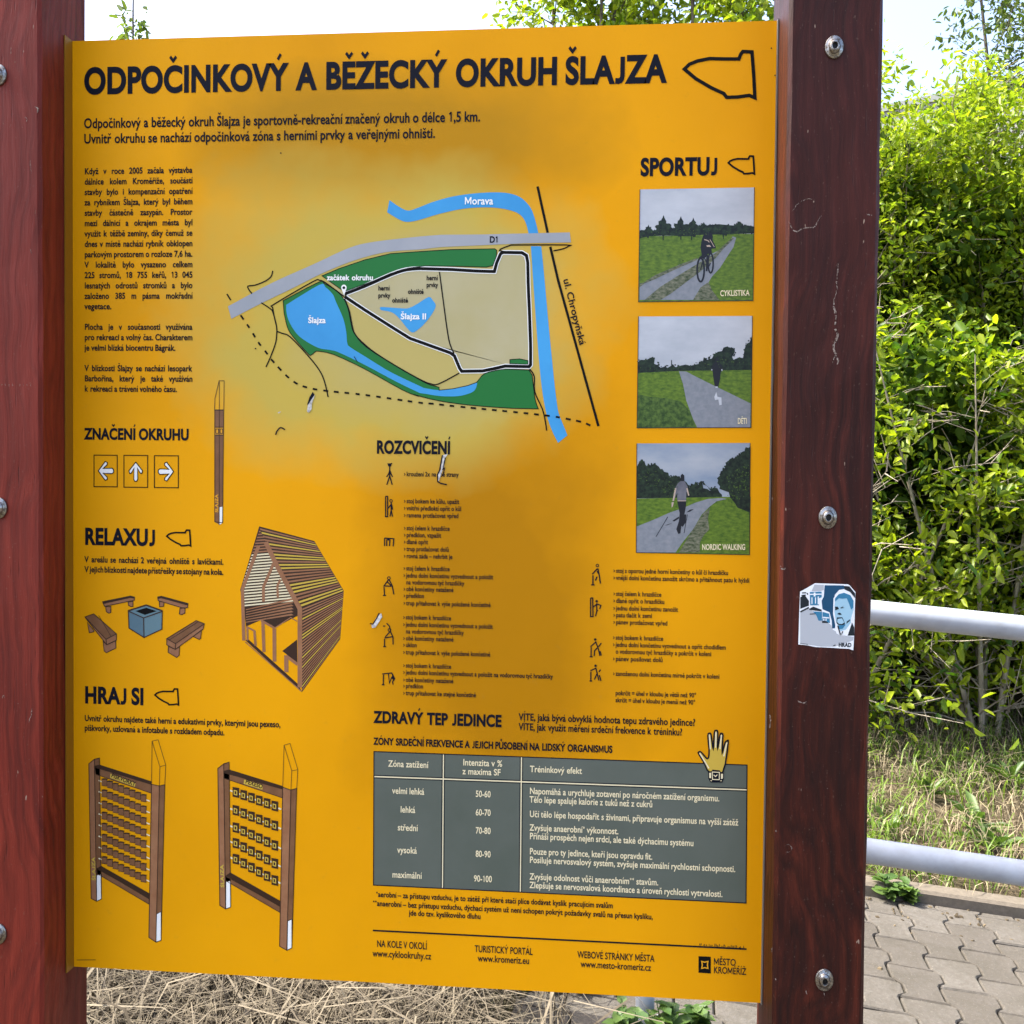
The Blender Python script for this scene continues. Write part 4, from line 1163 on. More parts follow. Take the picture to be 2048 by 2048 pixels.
def photographs():
    def start(corners, skym):
        k = Ink(0); k.poly(corners); return k.build('photograph', skym, board)
    def edge(root, c):
        k = Ink(7); k.line([c[0], c[3], c[2], c[1]], 1.2); k.build('photo_edge', 'p_dark', root)
        return
    # cyclist on a field track
    z = Zm(1265, 365, 7.43)
    c = [(1280,379),(1508.5,375),(1506,601.5),(1277,604)]
    r = start(c, 'p_sky')
    k = Ink(1); k.poly(z([(104,800),(700,790),(1480,762),(1800,765)]) + [c[2], c[3]]); k.build('meadow', 'p_grass', r)
    k = Ink(2)
    q = [(104,715),(130,705),(200,712),(300,715),(420,690),(560,690),(700,660),(860,650),(930,625),(990,650),(1060,600),(1100,640),(1180,628),(1290,620),(1400,632),(1500,640),(1560,605),(1610,592),(1650,640),(1720,640),(1798,655),(1798,755),(1480,765),(1420,770),(1200,775),(950,780),(900,800),(760,800),(600,790),(420,790),(250,800),(104,830)]
    k.poly(z(q)); speckle(k, z, q[:24], 90, 6, 15, 0, 3)
    for i, (cx, cy, rx, ry) in enumerate(((455,690,120,110),(715,690,130,110),(900,700,70,110),(1360,730,62,80),(235,740,40,80))): blobtree(k, z, cx, cy, rx, ry, 24, 0.35, i)
    for x, y0, y1 in ((460,485,700),(718,500,700),(903,522,700),(238,625,720)): k.poly(z([(x-70,y1),(x-38,(y0+y1)/2+10),(x-45,(y0+y1)/2-12),(x-14,y0+40),(x,y0),(x+14,y0+40),(x+42,(y0+y1)/2-16),(x+34,(y0+y1)/2+6),(x+72,y1)]))
    for x, y0, y1 in ((455,780,860),(718,780,850),(876,780,860),(1350,790,840)): k.line(z([(x,y0),(x,y1)]), 2)
    k.build('tree_line', 'p_tree', r)
    k = Ink(2); k.poly(z([(1490,800),(1540,820),(1500,960),(1420,1080),(1300,1270),(1180,1400),(1120,1500),(980,1745),(104,1745),(104,1530),(330,1400),(700,1220),(960,1140),(1200,1050),(1380,960)])); k.build('track', 'p_path', r)
    k = Ink(3); k.poly(z([(1480,820),(1505,830),(1330,1010),(1240,1120),(1000,1330),(800,1480),(560,1660),(420,1745),(180,1745),(400,1560),(700,1370),(980,1200),(1220,1060)])); 
    k.poly(z([(104,1500),(160,1490),(330,1380),(620,1255),(960,1120),(960,1150),(640,1290),(330,1440),(180,1500),(104,1560)]))
    k.poly(z([(1010,1560),(1130,1480),(1180,1600),(1290,1745),(900,1745)])); k.build('verge', 'p_gravel', r)
    k = Ink(4)
    k.poly(z([(1080,750),(1130,738),(1180,760),(1195,810),(1185,850),(1240,965),(1235,978),(1170,985),(1180,1060),(1120,1060),(1090,1110),(1060,1130),(985,1115),(1030,1085),(1010,960),(1030,850),(1050,790)]))
    k.line(z([(985+35*0+1012+70*cos(t)*0.75-985, 1300+175*sin(t)) for t in np.linspace(0, 2*pi, 22)]), 3.4); k.line(z([(1160+38*cos(t), 1200+145*sin(t)) for t in np.linspace(0, 2*pi, 20)]), 3.0)
    k.line(z([(1010,1300),(1060,1110),(1130,1250),(1160,1200)]), 2.2); k.line(z([(1110,1080),(1100,1320)]), 3.2); k.build('cyclist', 'p_dark', r)
    k = Ink(5); k.line(z([(1065,850),(1120,865),(1140,890)]), 1.6); k.poly(z([(1098,935),(1145,930),(1170,958),(1105,958)])); k.line(z([(1150,850),(1215,960)]), 1.2); k.build('rider_highlight', 'p_skin', r)
    k = Ink(6); speckle(k, z, [(120,760),(420,700),(720,690),(1000,690),(1400,690),(1790,690)], 70, 4, 10, 90, 5); k.build('tree_light', 'p_grass2', r)
    w = Ink(8); a, b = z([(1300,1690)])[0], z([(1738,1690)])[0]; text(w, 'CYKLISTIKA', a[0], a[1], b[0], 11.0, 0.02, y1=b[1]-1.2); later(w, 'caption', 'cream', r)
    edge(r, c)
    # walker on an asphalt path
    z = Zm(1265, 620, 7.43)
    c = [(1277,633),(1504.5,632),(1502,855),(1274,856)]
    r = start(c, 'p_sky')
    k = Ink(1); k.poly(z([(74,935),(700,905),(1770,890)]) + [c[2], c[3]]); k.build('meadow', 'p_grass', r)
    k = Ink(2); k.poly(z([(74,945),(74,1250),(250,1290),(500,1310),(720,1360),(850,1500),(940,1745),(68,1750)])); k.build('rough_grass', 'p_grass2', r)
    k = Ink(2)
    k.poly(z([(78,780),(120,740),(200,745),(300,695),(330,720),(320,800),(380,820),(410,860),(480,840),(520,860),(600,815),(640,850),(720,825),(790,810),(860,830),(980,800),(1000,760),(1040,780),(1060,700),(1110,740),(1180,720),(1210,660),(1270,620),(1330,610),(1350,560),(1410,540),(1470,580),(1520,565),(1520,620),(1480,700),(1500,740),(1590,700),(1640,720),(1670,560),(1700,500),(1740,480),(1775,380),(1770,890),(700,905),(74,935)])); 
    speckle(k, z, [(90,770),(200,745),(320,710),(400,850),(600,820),(720,830),(860,830),(990,780),(1110,730),(1210,660),(1410,545),(1510,600),(1500,740),(1640,720),(1700,500),(1760,420)], 110, 6, 17, 0, 9)
    k.line(z([(580,745),(580,830)]), 1.6); k.build('tree_line', 'p_tree', r)
    k = Ink(3); k.poly(z([(690,910),(800,915),(900,970),(1100,1070),(1400,1215),(1755,1390),(1750,1745),(960,1745),(900,1620),(800,1350),(750,1100)])); k.build('track', 'p_path', r)
    k = Ink(4); k.poly(z([(1240,700),(1265,705),(1285,760),(1330,830),(1345,900),(1310,920),(1300,1020),(1275,1140),(1220,1130),(1200,1000),(1190,920),(1170,880),(1200,800),(1230,770)]))
    k.build('walker', 'p_dark', r)
    k = Ink(5); k.poly(z([(1230,1140),(1262,1135),(1268,1158),(1235,1160)])); k.poly(z([(1215,1290),(1245,1220),(1262,1290),(1320,1300),(1325,1410),(1290,1415),(1275,1330),(1225,1340)])); k.line(z([(1175,880),(1180,900)]), 2); k.line(z([(1325,880),(1330,905)]), 2); k.build('dog', 'p_sky', r)
    k = Ink(6); speckle(k, z, [(100,830),(380,860),(1000,830),(1250,740),(1450,700),(1750,720)], 60, 4, 9, 110, 8); k.build('tree_light', 'p_grass2', r)
    w = Ink(8); a, b = z([(1560,1690)])[0], z([(1695,1690)])[0]; text(w, 'DĚTI', a[0], a[1], b[0], 11.0, 0.02, y1=b[1]); later(w, 'caption', 'cream', r)
    edge(r, c)
    # walker with poles
    z = Zm(1265, 870, 7.43)
    c = [(1273.6,887),(1500,886),(1499,1109.5),(1272.5,1105)]
    r = start(c, 'p_sky2')
    k = Ink(1); k.poly(z([(64,945),(700,930),(1270,920),(1755,915)]) + [c[2], c[3]]); k.build('meadow', 'p_grass', r)
    k = Ink(2)
    k.poly(z([(66,470),(100,400),(135,375),(180,400),(200,460),(260,450),(330,425),(390,470),(430,530),(480,550),(530,560),(550,630),(640,605),(700,630),(800,700),(850,780),(870,720),(915,735),(940,690),(980,740),(1000,700),(1035,690),(1050,790),(1110,800),(1150,830),(1200,780),(1260,790),(1290,850),(1330,890),(1330,918),(700,932),(64,940)]))
    k.poly(z([(1755,170),(1720,190),(1680,180),(1660,250),(1600,260),(1620,310),(1550,330),(1500,350),(1440,360),(1420,420),(1390,440),(1370,490),(1340,530),(1310,620),(1280,640),(1260,715),(1300,760),(1290,800),(1430,850),(1450,930),(1520,1010),(1560,1080),(1740,1150)]))
    speckle(k, z, [(70,450),(135,375),(200,460),(330,425),(430,530),(550,600),(700,630),(850,780),(920,730),(1040,690),(1110,800),(1230,780)], 110, 6, 18, 0, 12)
    speckle(k, z, [(1280,660),(1340,530),(1440,360),(1550,330),(1620,280),(1720,190)], 90, 8, 24, 30, 13)
    for i in range(8): blobtree(k, z, 1330+50*i, 700-55*i, 40, 48, 14, 0.4, 40+i)
    k.build('tree_line', 'p_tree', r)
    k = Ink(3); k.poly(z([(60,1360),(300,1265),(560,1150),(750,1085),(950,1000),(1120,950),(1330,935),(1400,950),(1250,985),(1150,1060),(1030,1180),(900,1400),(740,1600),(640,1745),(55,1745)])); k.build('track', 'p_path', r)
    k = Ink(3); k.poly(z([(1150,1085),(1120,1250),(1140,1400),(1050,1500),(1000,1600),(1000,1745),(690,1745),(800,1560),(930,1350),(1060,1160)])); k.build('verge', 'p_gravel', r)
    k = Ink(4); k.poly(z([(665,985),(795,985),(790,1080),(770,1180),(800,1180),(790,1300),(745,1365),(725,1350),(712,1460),(680,1470),(650,1400),(690,1280),(700,1160)])); k.poly(z([(715,600),(740,575),(768,600),(770,680),(715,680)]))
    q_ = Ink(4); q_.line(z([(525,1215),(350,1510)]), 1.4); q_.build('walking_pole', 'p_dark', r); q_ = Ink(4); q_.line(z([(815,1180),(765,1460)]), 1.2); q_.build('walking_pole', 'p_dark', r)
    k.build('walker', 'p_dark', r); k = Ink(4); k.poly(z([(800,1150),(850,1110),(915,1100),(850,1140)])); k.poly(z([(590,1275),(690,1210),(690,1240),(620,1285)])); k.poly(z([(470,1345),(600,1305),(520,1340)])); k.build('path_shadow', 'p_dark', r)
    k = Ink(5); k.poly(z([(715,685),(775,685),(815,760),(830,850),(800,850),(795,985),(665,985),(665,860),(620,960),(600,985),(640,780),(670,720)])); k.build('shirt', 'p_shirt', r)
    k = Ink(6); k.line(z([(640,790),(605,980)]), 3.2); k.line(z([(808,790),(835,900)]), 2.6); k.poly(z([(580,1000),(615,995),(600,1060),(580,1080)])); k.line(z([(668,978),(795,978)]), 1.4); k.build('arm', 'p_skin', r)
    k = Ink(6); speckle(k, z, [(80,520),(330,520),(500,650),(700,720)], 90, 4, 10, 260, 14); speckle(k, z, [(1400,620),(1600,450),(1730,380)], 130, 5, 12, 480, 15); k.build('tree_light', 'p_grass2', r)
    w = Ink(8); a, b = z([(1030,1705)])[0], z([(1672,1705)])[0]; text(w, 'NORDIC WALKING', a[0], a[1], b[0], 11.0, 0.022, y1=b[1]); later(w, 'caption', 'cream', r)
    edge(r, c)

def damage():
    A = Zm(440, 440, 4.83); a = Zm(720, 900, 3.8633)
    def chip(q): k = Ink(6); k.poly(q); k.build('paint_chip', 'chip', board)
    def nick(q, w, sm=0): k = Ink(7); k.line(q, w, sm); k.build('paint_scratch', 'ink', board)
    chip(A([(905,1690),(918,1690),(890,1770),(885,1830),(860,1862),(842,1850),(850,1790),(880,1740)]))
    chip(a([(640,40),(680,30),(660,60),(650,130),(630,180),(610,240),(600,230),(605,180),(628,150),(625,100)])); chip(a([(90,1355),(130,1290),(165,1260),(172,1290),(120,1370),(95,1375)]))
    chip(A([(560,1860),(585,1850),(590,1856),(565,1868)]))
    k = Ink(7); k.poly(A([(898,1660),(915,1690),(885,1735),(850,1790),(845,1780),(865,1715)])); k.build('paint_scratch', 'ink', board)
    nick(a([(638,40),(625,110),(615,160),(600,190),(602,245),(625,258),(672,268)]), 2.6); nick(a([(660,60),(640,150),(655,140),(640,200)]), 2.0)
    nick(a([(78,1340),(100,1345),(130,1300),(150,1258)]), 2.2); nick(Zm(0,674,2.76)([(1523,540),(1530,520),(1550,500),(1574,512)]), 2.6, 3); nick(A([(1297,1320),(1330,1375)]), 1.2)
    nick(Q2([(1905,1440),(1915,1440)]), 1.0); nick(Zm(0,1348,2.76)([(425,1577),(530,1576)]), 1.0)
    for p in (Q1([(1551,846)]), A([(345,1243)]), Q3([(537,268)]), Q3([(557,418)])): k = Ink(7); k.disc(p[0], 1.5); k.build('pin_hole', 'ink', board)

headings(); paragraphs(); direction_signs(); trail_map(); fire_pit(); marker_post(); shelter(); game_boards(); exercises(); heart_table(); photographs(); damage()

# ================================================================== sticker on the right post
def sticker():
    y = -0.0800; z = Zm(1570, 1140, 11.365)
    u, v = on_y(1655, 1230, y)
    root = empty('sticker', (u, y, v), 'torn rectangular sticker with a blue printed face stuck on the dark right post', 'sticker')
    def part(layer, polys, name, m, lines=()):
        for i, p in enumerate(polys): k = Ink(layer, y); k.y -= 4e-6*i; k.poly(z(p)); k.build(name, m, root)
        for p, w in lines: k = Ink(layer+1, y); k.line(z(p), w); k.build('printed_line', m, root)
    part(2, [[(340,490),(420,450),(560,370),(680,298),(1000,310),(1430,325),(1465,345),(1600,500),(1592,700),(1570,1500),(1550,1825),(1450,1790),(1250,1780),(1100,1770),(830,1755),(700,1752),(500,1710),(300,1690),(325,900)]], 'backing_paper', 's_white')
    part(3, [[(345,960),(540,860),(820,1100),(1050,1250),(1080,1350),(1160,1400),(1250,1480),(1420,1500),(1560,1520),(1545,1600),(1120,1740),(830,1740),(560,1700),(345,1660)], [(670,330),(880,340),(880,450),(800,480),(600,480)]], 'printed_ground', 's_grey')
    part(3, [[(900,345),(1330,350),(1400,420),(1230,450),(1130,560),(1095,800),(1090,1000),(1140,1250),(1135,1320),(1070,1330),(1060,1150),(1010,960),(850,890),(830,700),(880,600)]], 'printed_sky', 's_navy')
    part(4, [[(1340,360),(1460,370),(1590,530),(1590,640),(1480,500),(1350,440)], [(345,620),(440,560),(540,700),(540,810),(345,880)], [(1520,1190),(1570,1300),(1570,1490),(1420,1490)], [(550,880),(640,830),(830,900),(830,940),(550,905)],
             [(840,1160),(900,1150),(970,1180),(970,1205),(840,1200)]], 'dark_shape', 's_black', (([(345,950),(540,850)], 2.6), ([(380,520),(480,515)], 2), ([(370,575),(470,570)], 2), ([(500,520),(515,560)], 2), ([(560,1000),(690,995)], 1.6), ([(1095,1720),(1145,1700)], 1.6), ([(340,1665),(520,1690)], 1.0)))
    part(4, [[(560,500),(830,490),(830,620),(760,640),(770,800),(570,800)], [(630,940),(840,950),(840,1150),(760,1150),(700,1010)], [(850,950),(1000,990),(1020,1200),(850,1200)]], 'printed_tower', 's_teal', ())
    part(5, [[(650,510),(690,510),(690,600),(650,600)], [(600,620),(620,620),(620,770),(600,770)], [(680,620),(700,620),(700,760),(680,760)], [(740,600),(765,600),(765,780),(740,780)], [(560,540),(830,535),(830,560),(560,565)], [(850,1060),(1000,1075),(1000,1100),(850,1085)], [(870,1100),(890,1100),(890,1150),(870,1150)], [(920,1100),(940,1100),(940,1155),(920,1155)]], 'tower_light', 's_white')
    # face
    part(4, [[(1100,640),(1180,520),(1330,485),(1480,520),(1590,680),(1580,900),(1510,1190),(1520,1300),(1420,1500),(1290,1470),(1240,1480),(1165,1440),(1160,1260),(1090,1000)]], 'portrait_outline', 's_white')
    part(5, [[(1130,650),(1220,545),(1340,515),(1480,570),(1555,700),(1555,900),(1500,1080),(1490,1200),(1380,1350),(1260,1390),(1190,1250),(1150,1150),(1120,950)]], 'portrait_face', 's_pale')
    part(6, [[(1130,650),(1220,545),(1340,515),(1480,570),(1555,700),(1550,850),(1500,900),(1450,760),(1400,640),(1300,650),(1220,640),(1140,710)], [(1200,1260),(1360,1230),(1370,1250),(1300,1340),(1230,1340)]], 'portrait_hair', 's_teal')
    part(7, [[(1130,830),(1190,830),(1225,880),(1140,915)], [(1250,860),(1340,810),(1300,845),(1355,855),(1270,872)], [(1185,1000),(1220,965),(1250,970),(1285,1010),(1240,1020)], [(1175,1075),(1300,1072),(1360,1220),(1320,1250),(1210,1245),(1165,1200)], [(1400,1170),(1480,1110),(1470,1150),(1390,1220)]], 'portrait_shadow', 's_black', (([(1195,1260),(1255,1470)], 2.2), ([(1280,1460),(1310,1390)], 1.6)))
    part(8, [[(1190,1110),(1290,1095),(1340,1190),(1290,1225),(1220,1220),(1180,1180)]], 'portrait_chin', 's_pale')
    k = Ink(5, y); a, b = z([(1215,1740)])[0], z([(1505,1745)])[0]
    text(k, 'HRAD', a[0], a[1], b[0], 7.6, 0.045, y1=b[1]); later(k, 'lettering', 's_black', root)
sticker()

run_text_jobs()
for ink, name, m_, parent, label in FINISH:
    o = ink.build(name, m_, parent)
    if label: o['label'] = label

# ================================================================== plants
M['leaf_a'] = leaf_material('shrub_leaf', (0.05, 0.115, 0.010), (0.38, 0.45, 0.022), 0.5)
M['leaf_b'] = leaf_material('pale_shrub_leaf', (0.14, 0.23, 0.016), (0.38, 0.44, 0.03), 0.48)
M['leaf_c'] = leaf_material('tree_leaf', (0.07, 0.12, 0.02), (0.16, 0.21, 0.045), 0.4)
M['bark'] = noisy('grey_bark', (0.08, 0.065, 0.05), (0.19, 0.165, 0.13), 40, 0.9, (1, 1, 0.3))
M['twig'] = noisy('pale_twig', (0.20, 0.165, 0.12), (0.40, 0.35, 0.26), 30, 0.85, (1, 1, 0.3))
M['straw'] = tinted('dry_straw', (0.065, 0.052, 0.034), (0.20, 0.17, 0.118), 0.88, 20, 0.2, 0.0)
M['straw_pale'] = tinted('bank_straw', (0.10, 0.08, 0.05), (0.30, 0.25, 0.15), 0.85, 20, 0.2, 0.0)
M['grass'] = leaf_material('grass_blade', (0.09, 0.16, 0.02), (0.19, 0.27, 0.045), 0.35)
M['weed'] = leaf_material('weed_leaf', (0.05, 0.105, 0.022), (0.12, 0.19, 0.05), 0.35)

class Leaves:
    """fast collector for many small folded leaves"""
    def __init__(s): s.V = []; s.T = []
    def add(s, P, D, N, L, W, tint, shape=0.45):
        """P base, D direction, N normal: arrays (n,3); L, W: (n,)"""
        S = np.cross(D, N); S /= np.linalg.norm(S, axis=1, keepdims=True)+1e-9
        N2 = np.cross(S, D)
        L = L[:, None]; W = W[:, None]
        tip = P + D*L - N2*L*0.18
        m1 = P + D*L*shape*0.62 + S*W*0.46 + N2*W*0.16; m2 = P + D*L*shape*0.62 - S*W*0.46 + N2*W*0.16
        n1 = P + D*L*(shape+0.28) + S*W*0.40 + N2*W*0.02; n2 = P + D*L*(shape+0.28) - S*W*0.40 + N2*W*0.02
        s.V.append(np.stack([P, m1, n1, tip, n2, m2], 1)); s.T.append(tint)
    def build(s, name, m_, parent=None):
        V = np.concatenate(s.V); T = np.concatenate(s.T); n = len(V)
        off = world_loc(parent) if parent else Vector((0, 0, 0))
        V = V.reshape(-1, 3) - np.array(off)
        me = bpy.data.meshes.new(name)
        me.vertices.add(n*6); me.vertices.foreach_set('co', V.ravel())
        q = (np.array([0, 1, 2, 3, 0, 3, 4, 5])[None, :] + 6*np.arange(n)[:, None]).ravel()
        me.loops.add(n*8); me.loops.foreach_set('vertex_index', q)
        me.polygons.add(n*2); me.polygons.foreach_set('loop_start', np.arange(n*2)*4)
        me.update(calc_edges=True)
        at = me.attributes.new('tint', 'FLOAT', 'POINT'); at.data.foreach_set('value', np.repeat(T, 6))
        me.materials.append(m_); me.validate()
        o = bpy.data.objects.new(name, me); COL.objects.link(o)
        if parent: o.parent = parent
        return o

def unit(v): return v/(np.linalg.norm(v, axis=-1, keepdims=True)+1e-9)

def foliage(lv, pts, dirs, per, L, droop=0.35, up=0.5, spread=0.07, wr=0.55):
    """leaves round twig points"""
    n = len(pts)*per
    P = np.repeat(pts, per, 0) + rng.normal(0, spread, (n, 3))
    D = unit(np.repeat(dirs, per, 0)*0.7 + rng.normal(0, 0.75, (n, 3)) - np.array([0, 0, droop]))
    N = unit(rng.normal(0, 0.6, (n, 3)) + np.array([0, 0, up+0.4]))
    Ls = L*rng.uniform(0.4, 1.3, n)
    lv.add(P, D, N, Ls, Ls*wr*rng.uniform(0.85, 1.15, n), np.clip(rng.normal(0.5, 0.34, n), 0, 1))

def branching(base, height, radius, nstem, lean, nbr, seed, r0, tw=0.55, inner=0.15):
    """stems -> branches -> twig points; returns tubes and twig ends"""
    r = np.random.default_rng(seed); tubes = []; pts = []; dirs = []
    for s in range(nstem):
        a = 2*pi*s/nstem + r.uniform(-.4, .4); out = radius*r.uniform(0.25, 0.9)
        top = base + np.array([out*cos(a)*lean, out*sin(a)*lean, height*r.uniform(0.78, 1.0)])
        mid = base + (top-base)*0.5 + np.array([cos(a), sin(a), 0])*out*0.15*r.uniform(-1, 1.5)
        b0 = base + np.array([cos(a), sin(a), 0])*0.06*min(1, nstem-1)
        curve = [b0*(1-t)**2 + 2*mid*t*(1-t) + top*t*t for t in np.linspace(0, 1, 8)]
        tubes.append((curve, [r0*(1-0.85*t) for t in np.linspace(0, 1, 8)]))
        for k in range(nbr):
            t = r.uniform(inner, 1.0); i = min(6, int(t*7)); p = curve[i] + (curve[i+1]-curve[i])*(t*7-i)
            az = r.uniform(0, 2*pi); ln = radius*tw*r.uniform(0.5, 1.1)*(1.15-0.55*t)
            d = unit(np.array([cos(az), sin(az), r.uniform(0.05, 0.8)]))
            q = p + d*ln; mdl = p + d*ln*0.5 + np.array([0, 0, 0.06*ln])
            tubes.append(([p, mdl, q], [r0*0.32*(1.1-t), r0*0.2*(1.1-t)+0.001, 0.0012]))
            for f in np.linspace(0.3, 1.0, 7):
                pts.append(p*(1-f)+q*f + r.normal(0, 0.03, 3)); dirs.append(d)
            for w in range(3):
                f = r.uniform(0.3, 1); c = p*(1-f)+q*f; d2 = unit(d + r.normal(0, 0.7, 3)); l2 = ln*r.uniform(0.25, 0.5)
                tubes.append(([c, c+d2*l2], [0.0032, 0.0014]))
                for f2 in (0.4, 0.7, 1.0): pts.append(c+d2*l2*f2); dirs.append(d2)
    return tubes, np.array(pts), np.array(dirs)

def woody(name, base, label, cat, group, height, radius, nstem, lean, nbr, seed, r0, per, leafL, leafm, barkm, part='stem', droop=0.35, up=0.5, spread=0.07, wr=0.55, tw=0.55, inner=0.15, keep=None):
    root = empty(name, base, label, cat, group)
    tubes, pts, dirs = branching(np.array(base, float), height, radius, nstem, lean, nbr, seed, r0, tw, inner)
    b = MB(); b.smooth = True
    for c, rr in tubes: b.tube(c, rr, 6 if rr[0] > 0.006 else 4, cap=False)
    b.build(part, M[barkm], root)
    lv = Leaves()
    if keep is not None:
        k = keep(pts); pts = pts[k]; dirs = dirs[k]
    foliage(lv, pts, dirs, per, leafL, droop, up, spread, wr)
    lv.build('crown', M[leafm], root)
    return root

from mathutils import noise as mnoise
def clumps(thr, sc):
    return lambda P: np.array([mnoise.noise(Vector(q)*sc) + 0.5*mnoise.noise(Vector(q)*sc*2.3) > thr for q in P])
def shrub_at(s, t, **k):
    k.setdefault('keep', clumps(0.17 if k['leafm'] == 'leaf_a' else -0.06, 3.3))
    x, y = st(s, t); return woody(base=(x, y, gz(x, y)-0.02), **k)

G1 = 'shrubs on the bank behind the railing'
shrub_at(1.15, 4.05, name='shrub', label='leafy shrub on the bank partly hidden behind the dark right post', cat='shrub', group=G1, height=2.2, radius=0.95, nstem=6, lean=0.95, nbr=26, inner=0.03, seed=1, r0=0.016, per=8, leafL=0.06, leafm='leaf_a', barkm='twig', wr=0.46)
shrub_at(1.95, 4.2, name='shrub', label='big-leaved green shrub on the bank above the upper rail', cat='shrub', group=G1, height=2.15, radius=0.9, nstem=7, lean=0.95, nbr=28, inner=0.03, seed=2, r0=0.016, per=8, leafL=0.06, leafm='leaf_a', barkm='twig', wr=0.46)
shrub_at(2.85, 4.1, name='shrub', label='leafy shrub at the right edge above the upper rail', cat='shrub', group=G1, height=2.2, radius=0.95, nstem=6, lean=0.95, nbr=26, inner=0.03, seed=3, r0=0.016, per=8, leafL=0.06, leafm='leaf_a', barkm='twig', wr=0.46)
shrub_at(0.1, 4.7, name='shrub', label='leafy shrub on the bank hidden behind the yellow board', cat='shrub', group=G1, height=2.1, radius=0.9, nstem=5, lean=0.9, nbr=18, seed=4, r0=0.016, per=4, leafL=0.085, leafm='leaf_a', barkm='twig')
shrub_at(3.9, 4.9, name='shrub', label='leafy shrub on the bank furthest along the railing', cat='shrub', group=G1, height=2.3, radius=1.0, nstem=5, lean=0.9, nbr=18, seed=5, r0=0.016, per=4, leafL=0.085, leafm='leaf_a', barkm='twig')
shrub_at(1.55, 5.75, name='tall_shrub', label='tall pale yellow-green shrub behind the right post, its top against the sky', cat='shrub', group=G1, height=3.45, radius=1.0, nstem=7, lean=0.85, nbr=34, seed=6, r0=0.02, per=13, leafL=0.055, leafm='leaf_b', barkm='twig', wr=0.42, spread=0.09, up=0.8, inner=0.35, tw=0.75)
shrub_at(2.6, 5.9, name='tall_shrub', label='tallest pale yellow-green shrub under the bare-branched tree at the right edge', cat='shrub', group=G1, height=3.75, radius=1.1, nstem=8, lean=0.9, nbr=36, seed=8, r0=0.02, per=13, leafL=0.055, leafm='leaf_b', barkm='twig', wr=0.42, spread=0.09, up=0.8, inner=0.35, tw=0.75)
shrub_at(3.9, 6.1, name='tall_shrub', label='tall pale yellow-green shrub beyond the right edge of the bank', cat='shrub', group=G1, height=3.6, radius=1.1, nstem=6, lean=0.85, nbr=22, seed=9, r0=0.02, per=5, leafL=0.075, leafm='leaf_b', barkm='twig', up=0.8)

M['leaf_d'] = leaf_material('shaded_shrub_leaf', (0.018, 0.042, 0.006), (0.075, 0.13, 0.012), 0.3)  # leaf colour darkened to carry the shade deep inside the shrubs
M['leaf_d'].node_tree.nodes['Principled BSDF'].inputs['Specular IOR Level'].default_value = 0.08
for s_, t_, hh, sd, lab in ((0.6, 6.5, 3.0, 41, 'dark green shrub at the back of the bank behind the board'), (1.9, 6.3, 3.1, 42, 'dark green shrub at the back seen through the gaps right of the dark post'), (3.1, 6.4, 3.1, 43, 'dark green shrub at the back seen through the gaps at the right edge'), (4.4, 7.0, 3.3, 44, 'dark green shrub at the back beyond the right edge')):
    shrub_at(s_, t_, name='shrub', label=lab, cat='shrub', group=G1, height=hh, radius=1.25, nstem=8, lean=0.95, nbr=26, seed=sd, r0=0.02, per=9, leafL=0.075, leafm='leaf_d', barkm='twig', inner=0.05, wr=0.6, spread=0.10, keep=None)
for s_, sd, lab in ((1.3, 61, 'low dark green shrub behind the front shrubs next to the dark post'), (2.2, 62, 'low dark green shrub behind the front shrubs in the middle of the gap'), (3.1, 63, 'low dark green shrub behind the front shrubs at the right edge')):  # low row added so gaps in the front shrubs look deeply shaded
    shrub_at(s_, 5.0, name='shrub', label=lab, cat='shrub', group=G1, height=1.65, radius=0.95, nstem=8, lean=0.95, nbr=24, seed=sd, r0=0.014, per=9, leafL=0.07, leafm='leaf_d', barkm='twig', inner=0.02, wr=0.6, spread=0.10, keep=None)
# trees
p = at_depth(1985, 160, 8.6)
woody('birch_tree', (p.x+0.25, p.y, gz(p.x+0.25, p.y)-0.05), 'thin-branched tree with sparse leaves against the sky at the top right', 'tree', 'trees behind the board', 6.6, 1.5, 2, 0.35, 60, 21, 0.04, 3, 0.06, 'leaf_c', 'bark', 'trunk', droop=0.7, up=0.2, spread=0.05, wr=0.5, tw=0.62, inner=0.42)
for i, (px, dep, h, rad, sd, lab) in enumerate(((1180, 9.5, 6.7, 1.5, 31, 'bushy yellow-green tree whose crown shows above the middle of the board'), (1440, 9.2, 6.6, 1.3, 33, 'bushy yellow-green tree whose crown meets the top of the right post'))):
    p = at_depth(px, 900, dep)
    woody('bushy_tree', (p.x, p.y, gz(p.x, p.y)-0.05), lab, 'tree', 'trees behind the board', h, rad, 4, 0.55, 40, sd, 0.05, 4, 0.085, 'leaf_b', 'bark', 'trunk', droop=0.4, up=0.4, spread=0.08, tw=0.6, inner=0.4)

